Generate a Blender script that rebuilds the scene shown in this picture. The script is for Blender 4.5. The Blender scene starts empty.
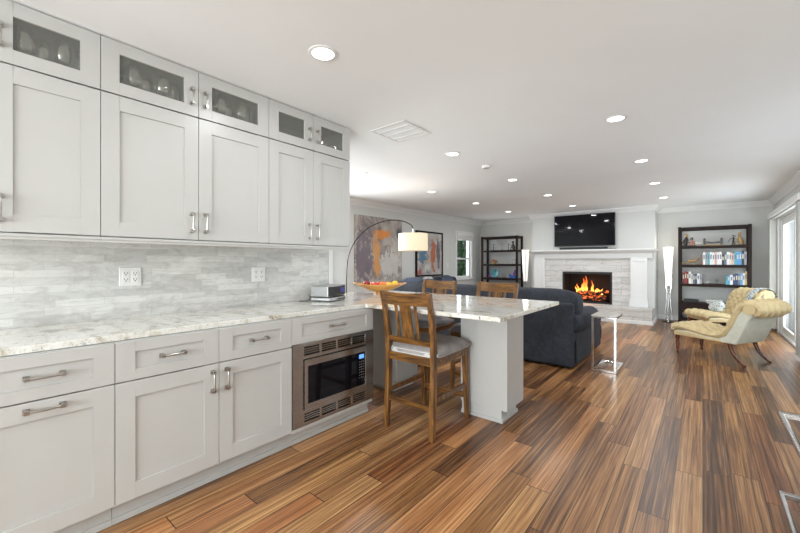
import bpy, bmesh, math, random
from mathutils import Vector, Matrix
R = random.Random(7)
SC = bpy.context.scene
COL = SC.collection
PI = math.pi
# ------------------------------------------------------------ camera, world, lights, exposure
cam_d = bpy.data.cameras.new('camera'); cam = bpy.data.objects.new('camera', cam_d); COL.objects.link(cam)
cam_d.sensor_fit = 'HORIZONTAL'; cam_d.sensor_width = 36; cam_d.lens = 367 / 800 * 36
cam_d.shift_y = (262 - 266.5) / 800
cam_d.clip_start = 0.05
cam.location = (0, 0, 1.26); cam.rotation_euler = (PI / 2, 0, math.radians(39.5))
SC.camera = cam
SC.view_settings.view_transform = 'Standard'; SC.view_settings.look = 'None'
SC.view_settings.exposure = 0.27; SC.view_settings.gamma = 1
SC.view_settings.use_curve_mapping = False
W = bpy.data.worlds.new('world'); SC.world = W; W.use_nodes = True
wn = W.node_tree
bg = wn.nodes['Background']; bg.inputs[0].default_value = (0.80, 0.90, 1.0, 1); bg.inputs[1].default_value = 0.85

def area(name, loc, rot, sx, sy, power, color=(1, 1, 1)):
    l = bpy.data.lights.new(name, 'AREA'); l.shape = 'RECTANGLE'; l.size = sx; l.size_y = sy
    l.energy = power; l.color = color
    o = bpy.data.objects.new(name, l); COL.objects.link(o); o.location = loc; o.rotation_euler = rot
    return o
area('added_back_fill', (-0.8, -3.93, 1.35), (PI / 2 + .22, 0, 0), 3.0, 1.6, 225, (0.885, 0.96, 0.99))  # added fill light behind the camera, set in an invented back window
area('sliding_door_daylight', (1.25, 8.1, 1.1), (0, PI / 2 + .08, 0), 1.9, 2.2, 40, (0.86, 0.95, 1.0))
area('added_side_fill', (1.16, 4.9, 1.35), (0, PI / 2 + .15, 0), 1.3, 2.8, 14, (0.88, 0.96, 1.0))  # added fill from out of frame, lifts the ceiling and middle of the room
area('living_window_daylight', (-5.4, 8.97, 1.4), (0, -PI / 2, 0), 1.1, 0.7, 9, (0.9, 0.96, 1.0))
area('added_front_room_fill', (-5.14, 3.6, 1.40), (0, -PI / 2 + .25, 0), 1.3, 1.4, 62, (0.92, 0.97, 1.0))  # added fill light hidden behind the kitchen wall, its window made up

# ------------------------------------------------------------ helpers
class NB:
    def __init__(s, name):
        s.m = bpy.data.materials.new(name); s.m.use_nodes = True; s.t = s.m.node_tree
        s.p = s.t.nodes['Principled BSDF']
    def n(s, typ, ins=None, **kw):
        o = s.t.nodes.new(typ)
        for k, v in kw.items(): setattr(o, k, v)
        for k, v in (ins or {}).items():
            if isinstance(v, bpy.types.NodeSocket): s.t.links.new(v, o.inputs[k])
            else: o.inputs[k].default_value = v
        return o
    def math(s, op, a, b=None, c=None):
        ins = {0: a}
        if b is not None: ins[1] = b
        if c is not None: ins[2] = c
        return s.n('ShaderNodeMath', ins, operation=op).outputs[0]
    def ramp(s, fac, stops):
        r = s.n('ShaderNodeValToRGB', {0: fac}); e = r.color_ramp.elements
        e[0].position, e[0].color = stops[0][0], (*stops[0][1], 1)
        e[1].position, e[1].color = stops[1][0], (*stops[1][1], 1)
        for p, c in stops[2:]:
            x = e.new(p); x.color = (*c, 1)
        return r.outputs[0]
    def mix(s, fac, a, b, mode='MIX'):
        o = s.t.nodes.new('ShaderNodeMix'); o.data_type = 'RGBA'; o.blend_type = mode
        for i, v in ((0, fac), (6, a), (7, b)):
            if isinstance(v, bpy.types.NodeSocket): s.t.links.new(v, o.inputs[i])
            else: o.inputs[i].default_value = v if i == 0 else (*v, 1)
        return o.outputs[2]
    def coords(s, kind='Object', scale=(1, 1, 1), loc=(0, 0, 0), rot=(0, 0, 0)):
        tc = s.n('ShaderNodeTexCoord')
        return s.n('ShaderNodeMapping', {0: tc.outputs[kind], 'Scale': scale, 'Location': loc, 'Rotation': rot}).outputs[0]
    def noise(s, vec, scale=5, detail=3, rough=.5, dist=0):
        return s.n('ShaderNodeTexNoise', {'Vector': vec, 'Scale': scale, 'Detail': detail, 'Roughness': rough, 'Distortion': dist}).outputs[0]
    def set(s, **kw):
        for k, v in kw.items():
            k = k.replace('_', ' ')
            if isinstance(v, bpy.types.NodeSocket): s.t.links.new(v, s.p.inputs[k])
            else: s.p.inputs[k].default_value = (*v, 1) if isinstance(v, tuple) and len(v) == 3 else v
        return s
    def bump(s, h, strength=.2, dist=.01):
        b = s.n('ShaderNodeBump', {'Height': h, 'Strength': strength, 'Distance': dist})
        s.t.links.new(b.outputs[0], s.p.inputs['Normal']); return s

def plain(name, col, rough=.5, metal=0, var=.06, scale=8, **kw):
    b = NB(name)
    c = b.noise(b.coords(), scale, 3)
    a = tuple(x * (1 - var) for x in col); d = tuple(min(1, x * (1 + var)) for x in col)
    b.set(Base_Color=b.ramp(c, [(.3, a), (.7, d)]), Roughness=rough, Metallic=metal, **kw)
    return b.m
def glow(name, col, strength):
    b = NB(name); b.set(Base_Color=(.8, .8, .8) if min(col) > .5 else (.02, .02, .03), Emission_Color=col, Emission_Strength=strength); return b.m
def glass(name, col=(1, 1, 1), rough=0.0, alpha=.12, milk=0):
    # thin pane: mostly see-through with a glossy reflection
    b = NB(name)
    t = b.n('ShaderNodeBsdfTransparent', {0: (*col, 1)}); g = b.n('ShaderNodeBsdfGlossy', {0: (1, 1, 1, 1), 'Roughness': rough})
    f = b.n('ShaderNodeFresnel', {0: 1.45}); ge = b.n('ShaderNodeNewGeometry'); f2 = b.math('MULTIPLY', b.math('ADD', f.outputs[0], alpha * .3), b.math('SUBTRACT', 1.0, ge.outputs['Backfacing']))
    mx = b.n('ShaderNodeMixShader', {0: f2, 1: t.outputs[0], 2: g.outputs[0]})
    if milk:
        df = b.n('ShaderNodeBsdfDiffuse', {0: (.42, .43, .40, 1)}); mx = b.n('ShaderNodeMixShader', {0: milk, 1: mx.outputs[0], 2: df.outputs[0]})
    b.t.links.new(mx.outputs[0], b.t.nodes['Material Output'].inputs[0]); return b.m
def wood(name, dark, light, rough=.4, axis='Z', scale=1.0):
    b = NB(name)
    sc = {'X': (1.5, 14, 14), 'Y': (14, 1.5, 14), 'Z': (14, 14, 1.5)}[axis]
    v = b.coords(scale=tuple(x * scale for x in sc))
    n = b.noise(v, 3.0, 5, .6, .6)
    b.set(Base_Color=b.ramp(n, [(.33, dark), (.68, light)]), Roughness=rough); b.p.inputs['Specular IOR Level'].default_value = .18 if light[0] < .05 else .5; b.bump(n, .1, .003); return b.m
def fabric(name, col, var=.12, rough=.9, scale=30, bump=.25):
    b = NB(name); v = b.coords()
    n = b.noise(v, scale, 4, .6); n2 = b.noise(v, 5, 2)
    k = b.math('MULTIPLY_ADD', n2, .5, b.math('MULTIPLY', n, .5))
    b.set(Base_Color=b.ramp(k, [(.38, tuple(x * (1 - var) for x in col)), (.62, tuple(min(1, x * (1 + var)) for x in col))]), Roughness=rough)
    b.bump(b.noise(v, scale * 6, 2), bump, .002); return b.m

class G:
    """collects shapes into one mesh"""
    def __init__(s): s.b = bmesh.new()
    def box(s, x0, x1, y0, y1, z0, z1, rot=None, at=None):
        m = Matrix.Translation(((x0 + x1) / 2, (y0 + y1) / 2, (z0 + z1) / 2)) @ Matrix.Diagonal((abs(x1 - x0), abs(y1 - y0), abs(z1 - z0), 1))
        if rot is not None: m = rot @ m
        if at is not None: m = Matrix.Translation(at) @ m
        bmesh.ops.create_cube(s.b, size=1, matrix=m); return s
    def poly(s, pts, z0, z1, axis='Z'):
        f = {'Z': lambda a, c, h: (a, c, h), 'Y': lambda a, c, h: (a, h, c), 'X': lambda a, c, h: (h, a, c)}[axis]
        lo = [s.b.verts.new(f(a, c, z0)) for a, c in pts]; hi = [s.b.verts.new(f(a, c, z1)) for a, c in pts]
        s.b.faces.new(lo); s.b.faces.new(hi); n = len(pts)
        for i in range(n): s.b.faces.new((lo[i], lo[(i + 1) % n], hi[(i + 1) % n], hi[i]))
        return s
    def tube(s, pts, r, n=10, cap=True, flat=None):
        pts = [Vector(p) for p in pts]; rs = r if isinstance(r, (list, tuple)) else [r] * len(pts)
        rings = []; up = None
        for i, p in enumerate(pts):
            t = (pts[min(i + 1, len(pts) - 1)] - pts[max(i - 1, 0)]).normalized()
            if up is None:
                up = Vector((0, 0, 1)) if abs(t.z) < .9 else Vector((0, 1, 0))
            a = t.cross(up).normalized(); c = a.cross(t).normalized(); up = c
            rings.append([s.b.verts.new(p + a * math.cos(2 * PI * k / n + PI / n) * rs[i] * (flat or 1) + c * math.sin(2 * PI * k / n + PI / n) * rs[i]) for k in range(n)])
        for a, c in zip(rings, rings[1:]):
            for k in range(n): s.b.faces.new((a[k], a[(k + 1) % n], c[(k + 1) % n], c[k]))
        if cap: s.b.faces.new(rings[0]); s.b.faces.new(rings[-1])
        return s
    def lathe(s, prof, c=(0, 0, 0), n=24, mat=None):
        rings = []
        for r, z in prof:
            ring = []
            for k in range(n):
                v = Vector((r * math.cos(2 * PI * k / n), r * math.sin(2 * PI * k / n), z))
                if mat is not None: v = mat @ v
                ring.append(s.b.verts.new(v + Vector(c)))
            rings.append(ring)
        for a, b2 in zip(rings, rings[1:]):
            for k in range(n): s.b.faces.new((a[k], a[(k + 1) % n], b2[(k + 1) % n], b2[k]))
        if prof[0][0] > 1e-4: s.b.faces.new(rings[0])
        if prof[-1][0] > 1e-4: s.b.faces.new(rings[-1])
        return s
    def cushion(s, c, size, e=.35, e2=None, rot=None, seed=0, wr=.0, n=20, m=12):
        """soft rounded box (superellipsoid)"""
        e2 = e2 or e; rings = []
        sg = lambda v, p: math.copysign(abs(v) ** p, v)
        rr = random.Random(seed); ph = [rr.uniform(0, 6) for _ in range(4)]
        for i in range(m + 1):
            la = -PI / 2 + PI * i / m; ring = []
            for k in range(n):
                lo = 2 * PI * k / n
                v = Vector((sg(math.cos(la), e) * sg(math.cos(lo), e2), sg(math.cos(la), e) * sg(math.sin(lo), e2), sg(math.sin(la), e)))
                q = 1 + wr * (math.sin(3 * lo + ph[0]) * math.cos(2 * la + ph[1]) + .6 * math.sin(7 * lo + ph[2] + la * 5))
                v = Vector((v.x * size[0] / 2 * q, v.y * size[1] / 2 * q, v.z * size[2] / 2 * q))
                if rot is not None: v = rot @ v
                ring.append(s.b.verts.new(v + Vector(c)))
            rings.append(ring)
        for a, b2 in zip(rings, rings[1:]):
            for k in range(n): s.b.faces.new((a[k], a[(k + 1) % n], b2[(k + 1) % n], b2[k]))
        return s
    def ball(s, c, r, sub=2, sc=(1, 1, 1), rot=None):
        m = Matrix.Translation(c) @ (rot.to_4x4() if rot is not None else Matrix.Identity(4)) @ Matrix.Diagonal((*sc, 1))
        bmesh.ops.create_icosphere(s.b, subdivisions=sub, radius=r, matrix=m); return s

def link(name, g, mat, parent=None, smooth=False, bevel=0, world=False, loc=None):
    b = g.b if isinstance(g, G) else g
    bmesh.ops.remove_doubles(b, verts=b.verts, dist=1e-6)
    bmesh.ops.recalc_face_normals(b, faces=b.faces)
    if loc is not None: bmesh.ops.translate(b, verts=b.verts, vec=-Vector(loc))
    if world and parent is not None:
        q = parent; off = Vector((0, 0, 0))
        while q: off += q.location; q = q.parent
        bmesh.ops.translate(b, verts=b.verts, vec=-off)
    me = bpy.data.meshes.new(name); b.to_mesh(me); b.free()
    if smooth:
        for p in me.polygons: p.use_smooth = True
        try: me.set_sharp_from_angle(angle=math.radians(40))
        except Exception: pass
    me.materials.append(mat)
    o = bpy.data.objects.new(name, me); COL.objects.link(o)
    if parent is not None: o.parent = parent
    if loc is not None: o.location = loc
    if bevel:
        mo = o.modifiers.new('bevel', 'BEVEL'); mo.width = bevel; mo.segments = 2; mo.limit_method = 'ANGLE'; mo.angle_limit = math.radians(40)
    return o
def tag(o, label, cat, group=None):
    o['label'] = label; o['category'] = cat
    if group: o['group'] = group
    return o
def thing(name, label, cat, loc=(0, 0, 0), rz=0, group=None):
    o = bpy.data.objects.new(name, None); COL.objects.link(o); o.empty_display_size = .05
    o.location = loc; o.rotation_euler = (0, 0, rz); return tag(o, label, cat, group)
def struct(name, g, mat, **kw):
    o = link(name, g, mat, **kw); o['kind'] = 'structure'; return o
def copy_thing(root, loc=None, rz=None, label=None, group=None):
    def cp(o, par):
        c = o.copy(); COL.objects.link(c)
        if par is not None: c.parent = par
        for k in o.children: cp(k, c)
        return c
    c = cp(root, None)
    if loc is not None: c.location = loc
    if rz is not None: c.rotation_euler = (0, 0, rz)
    if label: c['label'] = label
    if group: c['group'] = group
    return c
ORD = ['first', 'second', 'third', 'fourth', 'fifth', 'sixth', 'seventh', 'eighth', 'ninth', 'tenth', 'eleventh', 'twelfth',
       'thirteenth', 'fourteenth', 'fifteenth', 'sixteenth', 'seventeenth', 'eighteenth', 'nineteenth', 'twentieth']

# ------------------------------------------------------------ materials
def m_floor():
    b = NB('strand hardwood floor'); tc = b.n('ShaderNodeTexCoord')
    sp = b.n('ShaderNodeSeparateXYZ', {0: tc.outputs['Object']}); x, y = sp.outputs[0], sp.outputs[1]
    pw = .128
    xr = b.math('DIVIDE', x, pw); row = b.math('FLOOR', xr); fx = b.math('FRACT', xr)
    wr = b.n('ShaderNodeTexWhiteNoise', {'W': row}, noise_dimensions='1D').outputs[0]
    yr = b.math('ADD', b.math('DIVIDE', y, 1.5), b.math('MULTIPLY', wr, 7.0)); pl = b.math('FLOOR', yr); fy = b.math('FRACT', yr)
    idv = b.n('ShaderNodeCombineXYZ', {0: row, 1: pl}).outputs[0]
    wid = b.n('ShaderNodeTexWhiteNoise', {'Vector': idv}, noise_dimensions='2D')
    pr = wid.outputs[0]
    v = b.n('ShaderNodeCombineXYZ', {0: b.math('MULTIPLY', x, 60.0), 1: b.math('MULTIPLY', y, .8), 2: b.math('MULTIPLY', pr, 50.0)}).outputs[0]
    n1 = b.noise(v, 1.0, 3, .55, .35)
    v2 = b.n('ShaderNodeCombineXYZ', {0: b.math('MULTIPLY', x, 190.0), 1: b.math('MULTIPLY', y, 5.0), 2: b.math('MULTIPLY', pr, 20.0)}).outputs[0]
    n2 = b.noise(v2, 1.0, 2, .6)
    v3 = b.n('ShaderNodeCombineXYZ', {0: b.math('MULTIPLY', x, 9.0), 1: b.math('MULTIPLY', y, .5), 2: b.math('MULTIPLY', pr, 90.0)}).outputs[0]
    n3 = b.noise(v3, 1.0, 2, .5)
    v4 = b.n('ShaderNodeCombineXYZ', {0: b.math('MULTIPLY', x, 110.0), 1: b.math('MULTIPLY', y, 1.6), 2: b.math('MULTIPLY', pr, 33.0)}).outputs[0]
    n4 = b.noise(v4, 1.0, 2, .5, .5)
    k = b.math('ADD', b.math('MULTIPLY', n1, .42), b.math('ADD', b.math('MULTIPLY', n2, .22), b.math('ADD', b.math('MULTIPLY', n4, .34), b.math('ADD', b.math('MULTIPLY', n3, .18), b.math('MULTIPLY_ADD', pr, .20, -.18)))))
    c = b.ramp(k, [(.34, (.05, .022, .010)), (.72, (.64, .39, .175)), (.44, (.155, .068, .028)), (.56, (.36, .18, .072))])
    hue = b.ramp(wid.outputs[1], [(.25, (1.0, .97, .88)), (.85, (.98, .80, .74)), (.55, (.92, .92, .95))])
    c = b.mix(1.0, c, hue, 'MULTIPLY')
    e1 = b.math('LESS_THAN', fx, .030); e2 = b.math('LESS_THAN', fy, .0035); e = b.math('MAXIMUM', e1, e2)
    b.set(Base_Color=b.mix(b.math('MULTIPLY', e, .85), c, (.02, .009, .005)), Roughness=b.math('MULTIPLY_ADD', n2, .16, .24))
    b.p.inputs['Specular IOR Level'].default_value = .5
    b.bump(b.math('MULTIPLY_ADD', e, -1.0, b.math('MULTIPLY', n1, .25)), .35, .002); return b.m
def m_granite():
    b = NB('pale speckled granite'); v = b.coords()
    vl = b.coords(scale=(1.1, 2.4, 1.5), rot=(0, 0, .5))
    n1 = b.noise(vl, 3.2, 6, .65, 1.4); n2 = b.noise(v, 90, 3, .6); n3 = b.noise(v, 28, 3, .6, .4)
    base = b.ramp(n1, [(.34, (.34, .30, .24)), (.60, (.80, .785, .74)), (.42, (.62, .585, .50)), (.48, (.73, .71, .66))])
    sp = b.ramp(n3, [(.60, (0, 0, 0)), (.69, (1, 1, 1))])
    c = b.mix(b.math('MULTIPLY', sp, .55), base, (.22, .18, .14))
    sp2 = b.ramp(n2, [(.36, (1, 1, 1)), (.43, (0, 0, 0))]); c = b.mix(b.math('MULTIPLY', sp2, .5), c, (.50, .44, .33))
    dk = b.ramp(b.noise(vl, 9, 5, .7, 2.2), [(.63, (0, 0, 0)), (.66, (1, 1, 1))]); c = b.mix(b.math('MULTIPLY', dk, .85), c, (.07, .055, .05))
    b.set(Base_Color=c, Roughness=.09); b.p.inputs['Coat Weight'].default_value = .3; return b.m
def m_backsplash():
    b = NB('marble strip backsplash'); tc = b.n('ShaderNodeTexCoord')
    sp = b.n('ShaderNodeSeparateXYZ', {0: tc.outputs['Object']}); y, z = sp.outputs[1], sp.outputs[2]
    vec = b.n('ShaderNodeCombineXYZ', {0: y, 1: z, 2: 0.0}).outputs[0]
    br = b.n('ShaderNodeTexBrick', {'Vector': vec, 'Color1': (.70, .69, .67, 1), 'Color2': (.50, .49, .475, 1), 'Mortar': (.56, .55, .535, 1), 'Scale': 1.0, 'Mortar Size': .0016, 'Mortar Smooth': .3, 'Bias': -.25, 'Brick Width': .31, 'Row Height': .042}, offset=.37, offset_frequency=2, squash=.7, squash_frequency=3)
    thin = b.n('ShaderNodeTexBrick', {'Vector': vec, 'Color1': (0, 0, 0, 1), 'Color2': (1, 1, 1, 1), 'Mortar': (0, 0, 0, 1), 'Scale': 1.0, 'Mortar Size': .001, 'Bias': -.80, 'Brick Width': .23, 'Row Height': .021}, offset=.61, offset_frequency=3)
    v = b.coords(scale=(1, 1.6, 5)); n = b.noise(v, 4.5, 7, .66, 1.2)
    c = b.mix(b.math('MULTIPLY', b.n('ShaderNodeRGBToBW', {0: thin.outputs[0]}).outputs[0], .45), br.outputs[0], (.47, .465, .45))
    c = b.mix(.8, c, b.ramp(n, [(.36, (.78, .77, .75)), (.56, (1.04, 1.04, 1.03))]), 'MULTIPLY')
    v2 = b.coords(scale=(1, 1, 1), rot=(.6, 0, 0)); w = b.ramp(b.noise(v2, 4, 4, .6, 1.8), [(.485, (0, 0, 0)), (.5, (1, 1, 1)), (.515, (0, 0, 0))])
    c = b.mix(b.math('MULTIPLY', w, .22), c, (.42, .41, .40))
    b.set(Base_Color=c, Roughness=.28); b.bump(br.outputs[1], -.3, .001); return b.m
def m_ledger():
    b = NB('veined white marble plank stone'); v = b.coords(scale=(.6, .6, 4.0))
    n = b.noise(v, 3.2, 6, .62, 1.2); vein = b.ramp(n, [(.475, (0, 0, 0)), (.495, (1, 1, 1)), (.515, (0, 0, 0))])
    base = b.ramp(b.noise(v, 2, 4), [(.35, (.66, .645, .62)), (.6, (.78, .765, .745))])
    tc = b.n('ShaderNodeTexCoord'); sp = b.n('ShaderNodeSeparateXYZ', {0: tc.outputs['Object']})
    vec = b.n('ShaderNodeCombineXYZ', {0: b.math('ADD', sp.outputs[0], sp.outputs[1]), 1: sp.outputs[2], 2: 0.0}).outputs[0]
    br = b.n('ShaderNodeTexBrick', {'Vector': vec, 'Scale': 1.0, 'Mortar Size': .004, 'Brick Width': .75, 'Row Height': .132, 'Color1': (1, 1, 1, 1), 'Color2': (.86, .85, .84, 1), 'Mortar': (.6, .58, .56, 1)})
    c = b.mix(b.math('MULTIPLY', vein, .62), base, (.30, .275, .26)); c = b.mix(1.0, c, br.outputs[0], 'MULTIPLY')
    b.set(Base_Color=c, Roughness=.4); b.bump(br.outputs[1], -.4, .004); return b.m
def m_abstract(name, seed, cols, blobs):
    b = NB(name); v = b.coords(loc=(seed, seed * 2, seed)); n = b.noise(v, 2.1, 8, .72, .8)
    c = b.ramp(n, cols); tc = b.n('ShaderNodeTexCoord'); sp = b.n('ShaderNodeSeparateXYZ', {0: tc.outputs['Object']})
    for (cy, cz, ry, rz, col, th) in blobs:
        dy = b.math('DIVIDE', b.math('SUBTRACT', sp.outputs[1], cy), ry); dz = b.math('DIVIDE', b.math('SUBTRACT', sp.outputs[2], cz), rz)
        d = b.math('ADD', b.math('MULTIPLY', dy, dy), b.math('MULTIPLY', dz, dz))
        nn = b.noise(b.coords(loc=(cy * 3 + seed, cz, 1), scale=(1, 1.5, 1)), 5.5, 6, .7)
        k = b.math('SUBTRACT', b.math('MULTIPLY_ADD', nn, 3.2, -.9), d)
        th -= .42; f = b.ramp(k, [(max(0.0, th - .12), (0, 0, 0)), (th + .12, (1, 1, 1))]); c = b.mix(b.math('MULTIPLY', f, .9), c, col)
    b.set(Base_Color=c, Roughness=.6); b.bump(n, .3, .003); return b.m

PAINT_C = plain('white cabinet lacquer', (.53, .525, .505), .32, var=.01)
WALL = plain('pale grey wall paint', (.65, .65, .63), .75, var=.012, scale=3)
CEIL = plain('white ceiling paint', (.88, .895, .905), .85, var=.01, scale=2)
TRIM = plain('white trim paint', (.80, .80, .79), .4, var=.01)
FLOOR = m_floor(); GRAN = m_granite(); BACK = m_backsplash(); LEDG = m_ledger()
NICK = plain('brushed nickel', (.46, .44, .41), .3, 1, var=.05, scale=30)
CHROME = plain('polished chrome', (.78, .78, .78), .08, 1, var=.01)
STEEL = NB('brushed stainless steel')
_n = STEEL.noise(STEEL.coords(scale=(1, 3, 200)), 3, 2); STEEL.set(Base_Color=STEEL.ramp(_n, [(.3, (.40, .385, .37)), (.7, (.52, .505, .49))]), Roughness=.27, Metallic=1.0); STEEL = STEEL.m
BLACKG = plain('black glass', (.006, .006, .009), .05, var=.05, Specular_IOR_Level=.22); BLACKP = plain('matte black', (.015, .015, .015), .5, var=.1)
DARKREC = plain('dark recess', (.03, .028, .026), .7, var=.1)
PANE = glass('clear window glass'); CABGL = glass('grey cabinet glass', (.82, .83, .80), alpha=.2, milk=.14)
GWARE = glass('clear glassware', (.90, .92, .91), alpha=1.8)
CABIN = plain('grey cabinet interior', (.62, .63, .58), .7, var=.03)
OAK = wood('amber stained stool wood', (.028, .011, .004), (.29, .128, .030), .32, 'Z', 1.0)
OAKX = wood('amber stained rail wood', (.028, .011, .004), (.29, .128, .030), .32, 'X', 1.0)
SEATF = fabric('grey stool upholstery', (.30, .275, .265), .22, .6, 12, .2)
SEATD = fabric('charcoal stool upholstery', (.13, .115, .115), .25, .5, 12, .2)
SEATL = fabric('light grey linen band', (.56, .55, .53), .1, .9, 30, .2)
NAVY = fabric('charcoal blue sofa fabric', (.020, .023, .032), .42, .85, 22, .5)
ESPR = wood('espresso shelf wood', (.010, .006, .005), (.028, .014, .011), .5, 'Z')
ESPX = wood('espresso shelf boards', (.010, .006, .005), (.028, .014, .011), .5, 'X')
CREAM = fabric('cream tufted upholstery', (.60, .47, .26), .08, .8, 20, .15)
CREAM2 = fabric('pale outer upholstery', (.62, .62, .52), .06, .85, 20, .15)
LEGW = wood('dark red polished chair wood', (.055, .014, .006), (.20, .06, .022), .25, 'Z')
WHITEP = plain('white plastic', (.80, .79, .77), .35, var=.01)
SILV = plain('silver plastic', (.36, .36, .355), .35, .4, var=.02)

# ------------------------------------------------------------ room shell
XL, XR, YF, YB, ZC, XK, YK = -5.1, 1.05, 9.95, -4.0, 2.44, -2.78, 2.36
struct('floor', G().box(XL - .15, XR + .15, YB - .1, YF + .15, -.1, 0), FLOOR)
struct('ceiling', G().box(XL - .15, XR + .15, YB - .1, YF + .15, ZC, ZC + .1), CEIL)
WY0, WY1, WZ0, WZ1 = 8.58, 9.36, .82, 2.03
struct('wall_left', G().box(XL - .15, XL, YK, 2.85, 0, ZC).box(XL - .15, XL, 4.35, WY0, 0, ZC).box(XL - .15, XL, 2.85, 4.35, 0, .7).box(XL - .15, XL, 2.85, 4.35, 2.1, ZC).box(XL - .15, XL, WY1, YF + .15, 0, ZC).box(XL - .15, XL, WY0, WY1, 0, WZ0).box(XL - .15, XL, WY0, WY1, WZ1, ZC), WALL)
struct('wall_far', G().box(XL, XR, YF, YF + .15, 0, ZC), WALL)
DY0, DY1, DZ1 = 7.0, 9.32, 2.03
struct('wall_right', G().box(XR, XR + .15, YB, 3.4, 0, ZC).box(XR, XR + .15, 6.4, DY0, 0, ZC).box(XR, XR + .15, 3.4, 6.4, 0, .6).box(XR, XR + .15, 3.4, 6.4, 2.1, ZC).box(XR, XR + .15, DY1, YF + .15, 0, ZC).box(XR, XR + .15, DY0, DY1, DZ1, ZC), WALL)
struct('wall_kitchen', G().box(XK - .14, XK, YB, YK + .14, 0, ZC), WALL)
struct('wall_cross', G().box(XL, XK - .14, YK, YK + .14, 0, ZC), WALL)
struct('wall_back', G().box(XK - .14, XR, YB - .1, YB, 0, .5).box(XK - .14, XR, YB - .1, YB, 2.2, ZC).box(XK - .14, -2.35, YB - .1, YB, .5, 2.2).box(.75, XR, YB - .1, YB, .5, 2.2), WALL)
wz = struct('added_window_2', G().box(-2.35, .75, YB - .06, YB - .05, .5, 2.2), PANE)  # unseen window, added as an opening for the back fill light
# chimney breast with real firebox opening
BX0, BX1, BY = -3.31, -.77, 9.27
FX0, FX1, FZ0, FZ1 = -2.585, -1.54, .315, 1.035
struct('wall_chimney_breast', G().box(BX0, FX0, BY, YF, 0, ZC).box(FX1, BX1, BY, YF, 0, ZC).box(FX0, FX1, BY, YF, FZ1, ZC).box(FX0, FX1, BY, YF, 0, FZ0).box(FX0, FX1, YF - .12, YF, FZ0, FZ1), WALL)

def sweep(path, prof, closed=False):
    """mitred sweep: path in XY, prof = list of (inward offset, z); inward is to the left of travel"""
    g = G(); n = len(path); rings = []
    for i, p in enumerate(path):
        p = Vector(p); d0 = (p - Vector(path[i - 1])).normalized() if i else None; d1 = (Vector(path[i + 1]) - p).normalized() if i < n - 1 else None
        d0 = d0 or d1; d1 = d1 or d0
        n0 = Vector((-d0.y, d0.x)); n1 = Vector((-d1.y, d1.x)); mt = (n0 + n1); mt = mt / mt.dot(n0) if mt.length > 1e-4 else n0
        rings.append([g.b.verts.new((p.x + mt.x * o, p.y + mt.y * o, z)) for o, z in prof])
    m = len(prof)
    for a, c in zip(rings, rings[1:]):
        for k in range(m): g.b.faces.new((a[k], a[(k + 1) % m], c[(k + 1) % m], c[k]))
    g.b.faces.new(rings[0]); g.b.faces.new(rings[-1]); return g
crown = [(0, ZC), (0, ZC - .10), (.012, ZC - .10), (.016, ZC - .082), (.035, ZC - .066), (.05, ZC - .045), (.078, ZC - .022), (.085, ZC - .012), (.085, ZC)]
e = .001
inner = [(XR, 3.2), (XR, YF), (BX1, YF), (BX1, BY), (BX0, BY), (BX0, YF), (XL, YF), (XL, YK + .14)]
struct('trim_1', sweep(inner, [(a, z - .0005) for a, z in crown]), TRIM, smooth=True)
base = [(0, .001), (.014, .001), (.014, .075), (.009, .09), (0, .095)]
struct('baseboard_far', sweep([(XR, DY1 + .06), (XR, YF), (BX1, YF), (BX1, 9.30)], base), TRIM)
struct('baseboard_right', sweep([(XR, 2.8), (XR, DY0 - .06)], base), TRIM)
struct('baseboard_left', sweep([(BX0, YF), (XL, YF), (XL, YK + .14)], base), TRIM)
struct('trim_2', G().box(XK, XK + .012, 2.285, 2.335, .93, 1.385), TRIM, bevel=.002)

struct('added_window_4', G().box(XR + .14, XR + .145, 3.4, 6.4, .6, 2.1), PANE)  # invented out-of-frame window, there to carry the side fill light
struct('added_window_3', G().box(XL - .12, XL - .115, 2.85, 4.35, .7, 2.1), PANE)  # made-up hidden window built around the front fill light
struct('trim_7', G().box(XL, XL + .02, 2.78, 2.85, .66, 2.17).box(XL, XL + .02, 4.35, 4.42, .66, 2.17).box(XL, XL + .02, 2.85, 4.35, 2.1, 2.17).box(XL, XL + .02, 2.85, 4.35, .63, .7), TRIM, bevel=.003)  # casing of the added hidden window
# living-room window (left wall)
wf = struct('window_1', G().box(XL - .10, XL - .04, WY0 + .001, WY0 + .05, WZ0, WZ1).box(XL - .10, XL - .04, WY1 - .05, WY1 - .001, WZ0, WZ1)
    .box(XL - .10, XL - .04, WY0 + .05, WY1 - .05, WZ0, WZ0 + .05).box(XL - .10, XL - .04, WY0 + .05, WY1 - .05, WZ1 - .05, WZ1)
    .box(XL - .09, XL - .045, WY0 + .05, WY1 - .05, 1.33, 1.375), TRIM, bevel=.003)
link('pane', G().box(XL - .072, XL - .066, WY0 + .05, WY1 - .05, WZ0 + .05, WZ1 - .05), PANE, wf)
struct('trim_3', G().box(XL, XL + .02, WY0 - .075, WY0, WZ0 - .02, WZ1 + .075).box(XL, XL + .02, WY1, WY1 + .075, WZ0 - .02, WZ1 + .075).box(XL, XL + .02, WY0, WY1, WZ1, WZ1 + .075)
    .box(XL - .0, XL + .045, WY0 - .09, WY1 + .09, WZ0 - .045, WZ0 - .02), TRIM, bevel=.003)
sh = thing('window_shade', 'white roller shade cassette across the top of the foliage window', 'window shade', (XL + .03, 8.97, 1.98))
link('cassette', G().box(XL + .021, XL + .085, WY0 - .03, WY1 + .03, 1.965, 2.045), TRIM, sh, world=True, bevel=.008)
link('shade_cloth', G().box(XL + .03, XL + .036, WY0, WY1, 1.87, 1.965), WHITEP, sh, world=True)
link('hem_bar', G().box(XL + .026, XL + .040, WY0, WY1, 1.855, 1.87), WHITEP, sh, world=True)

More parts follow.
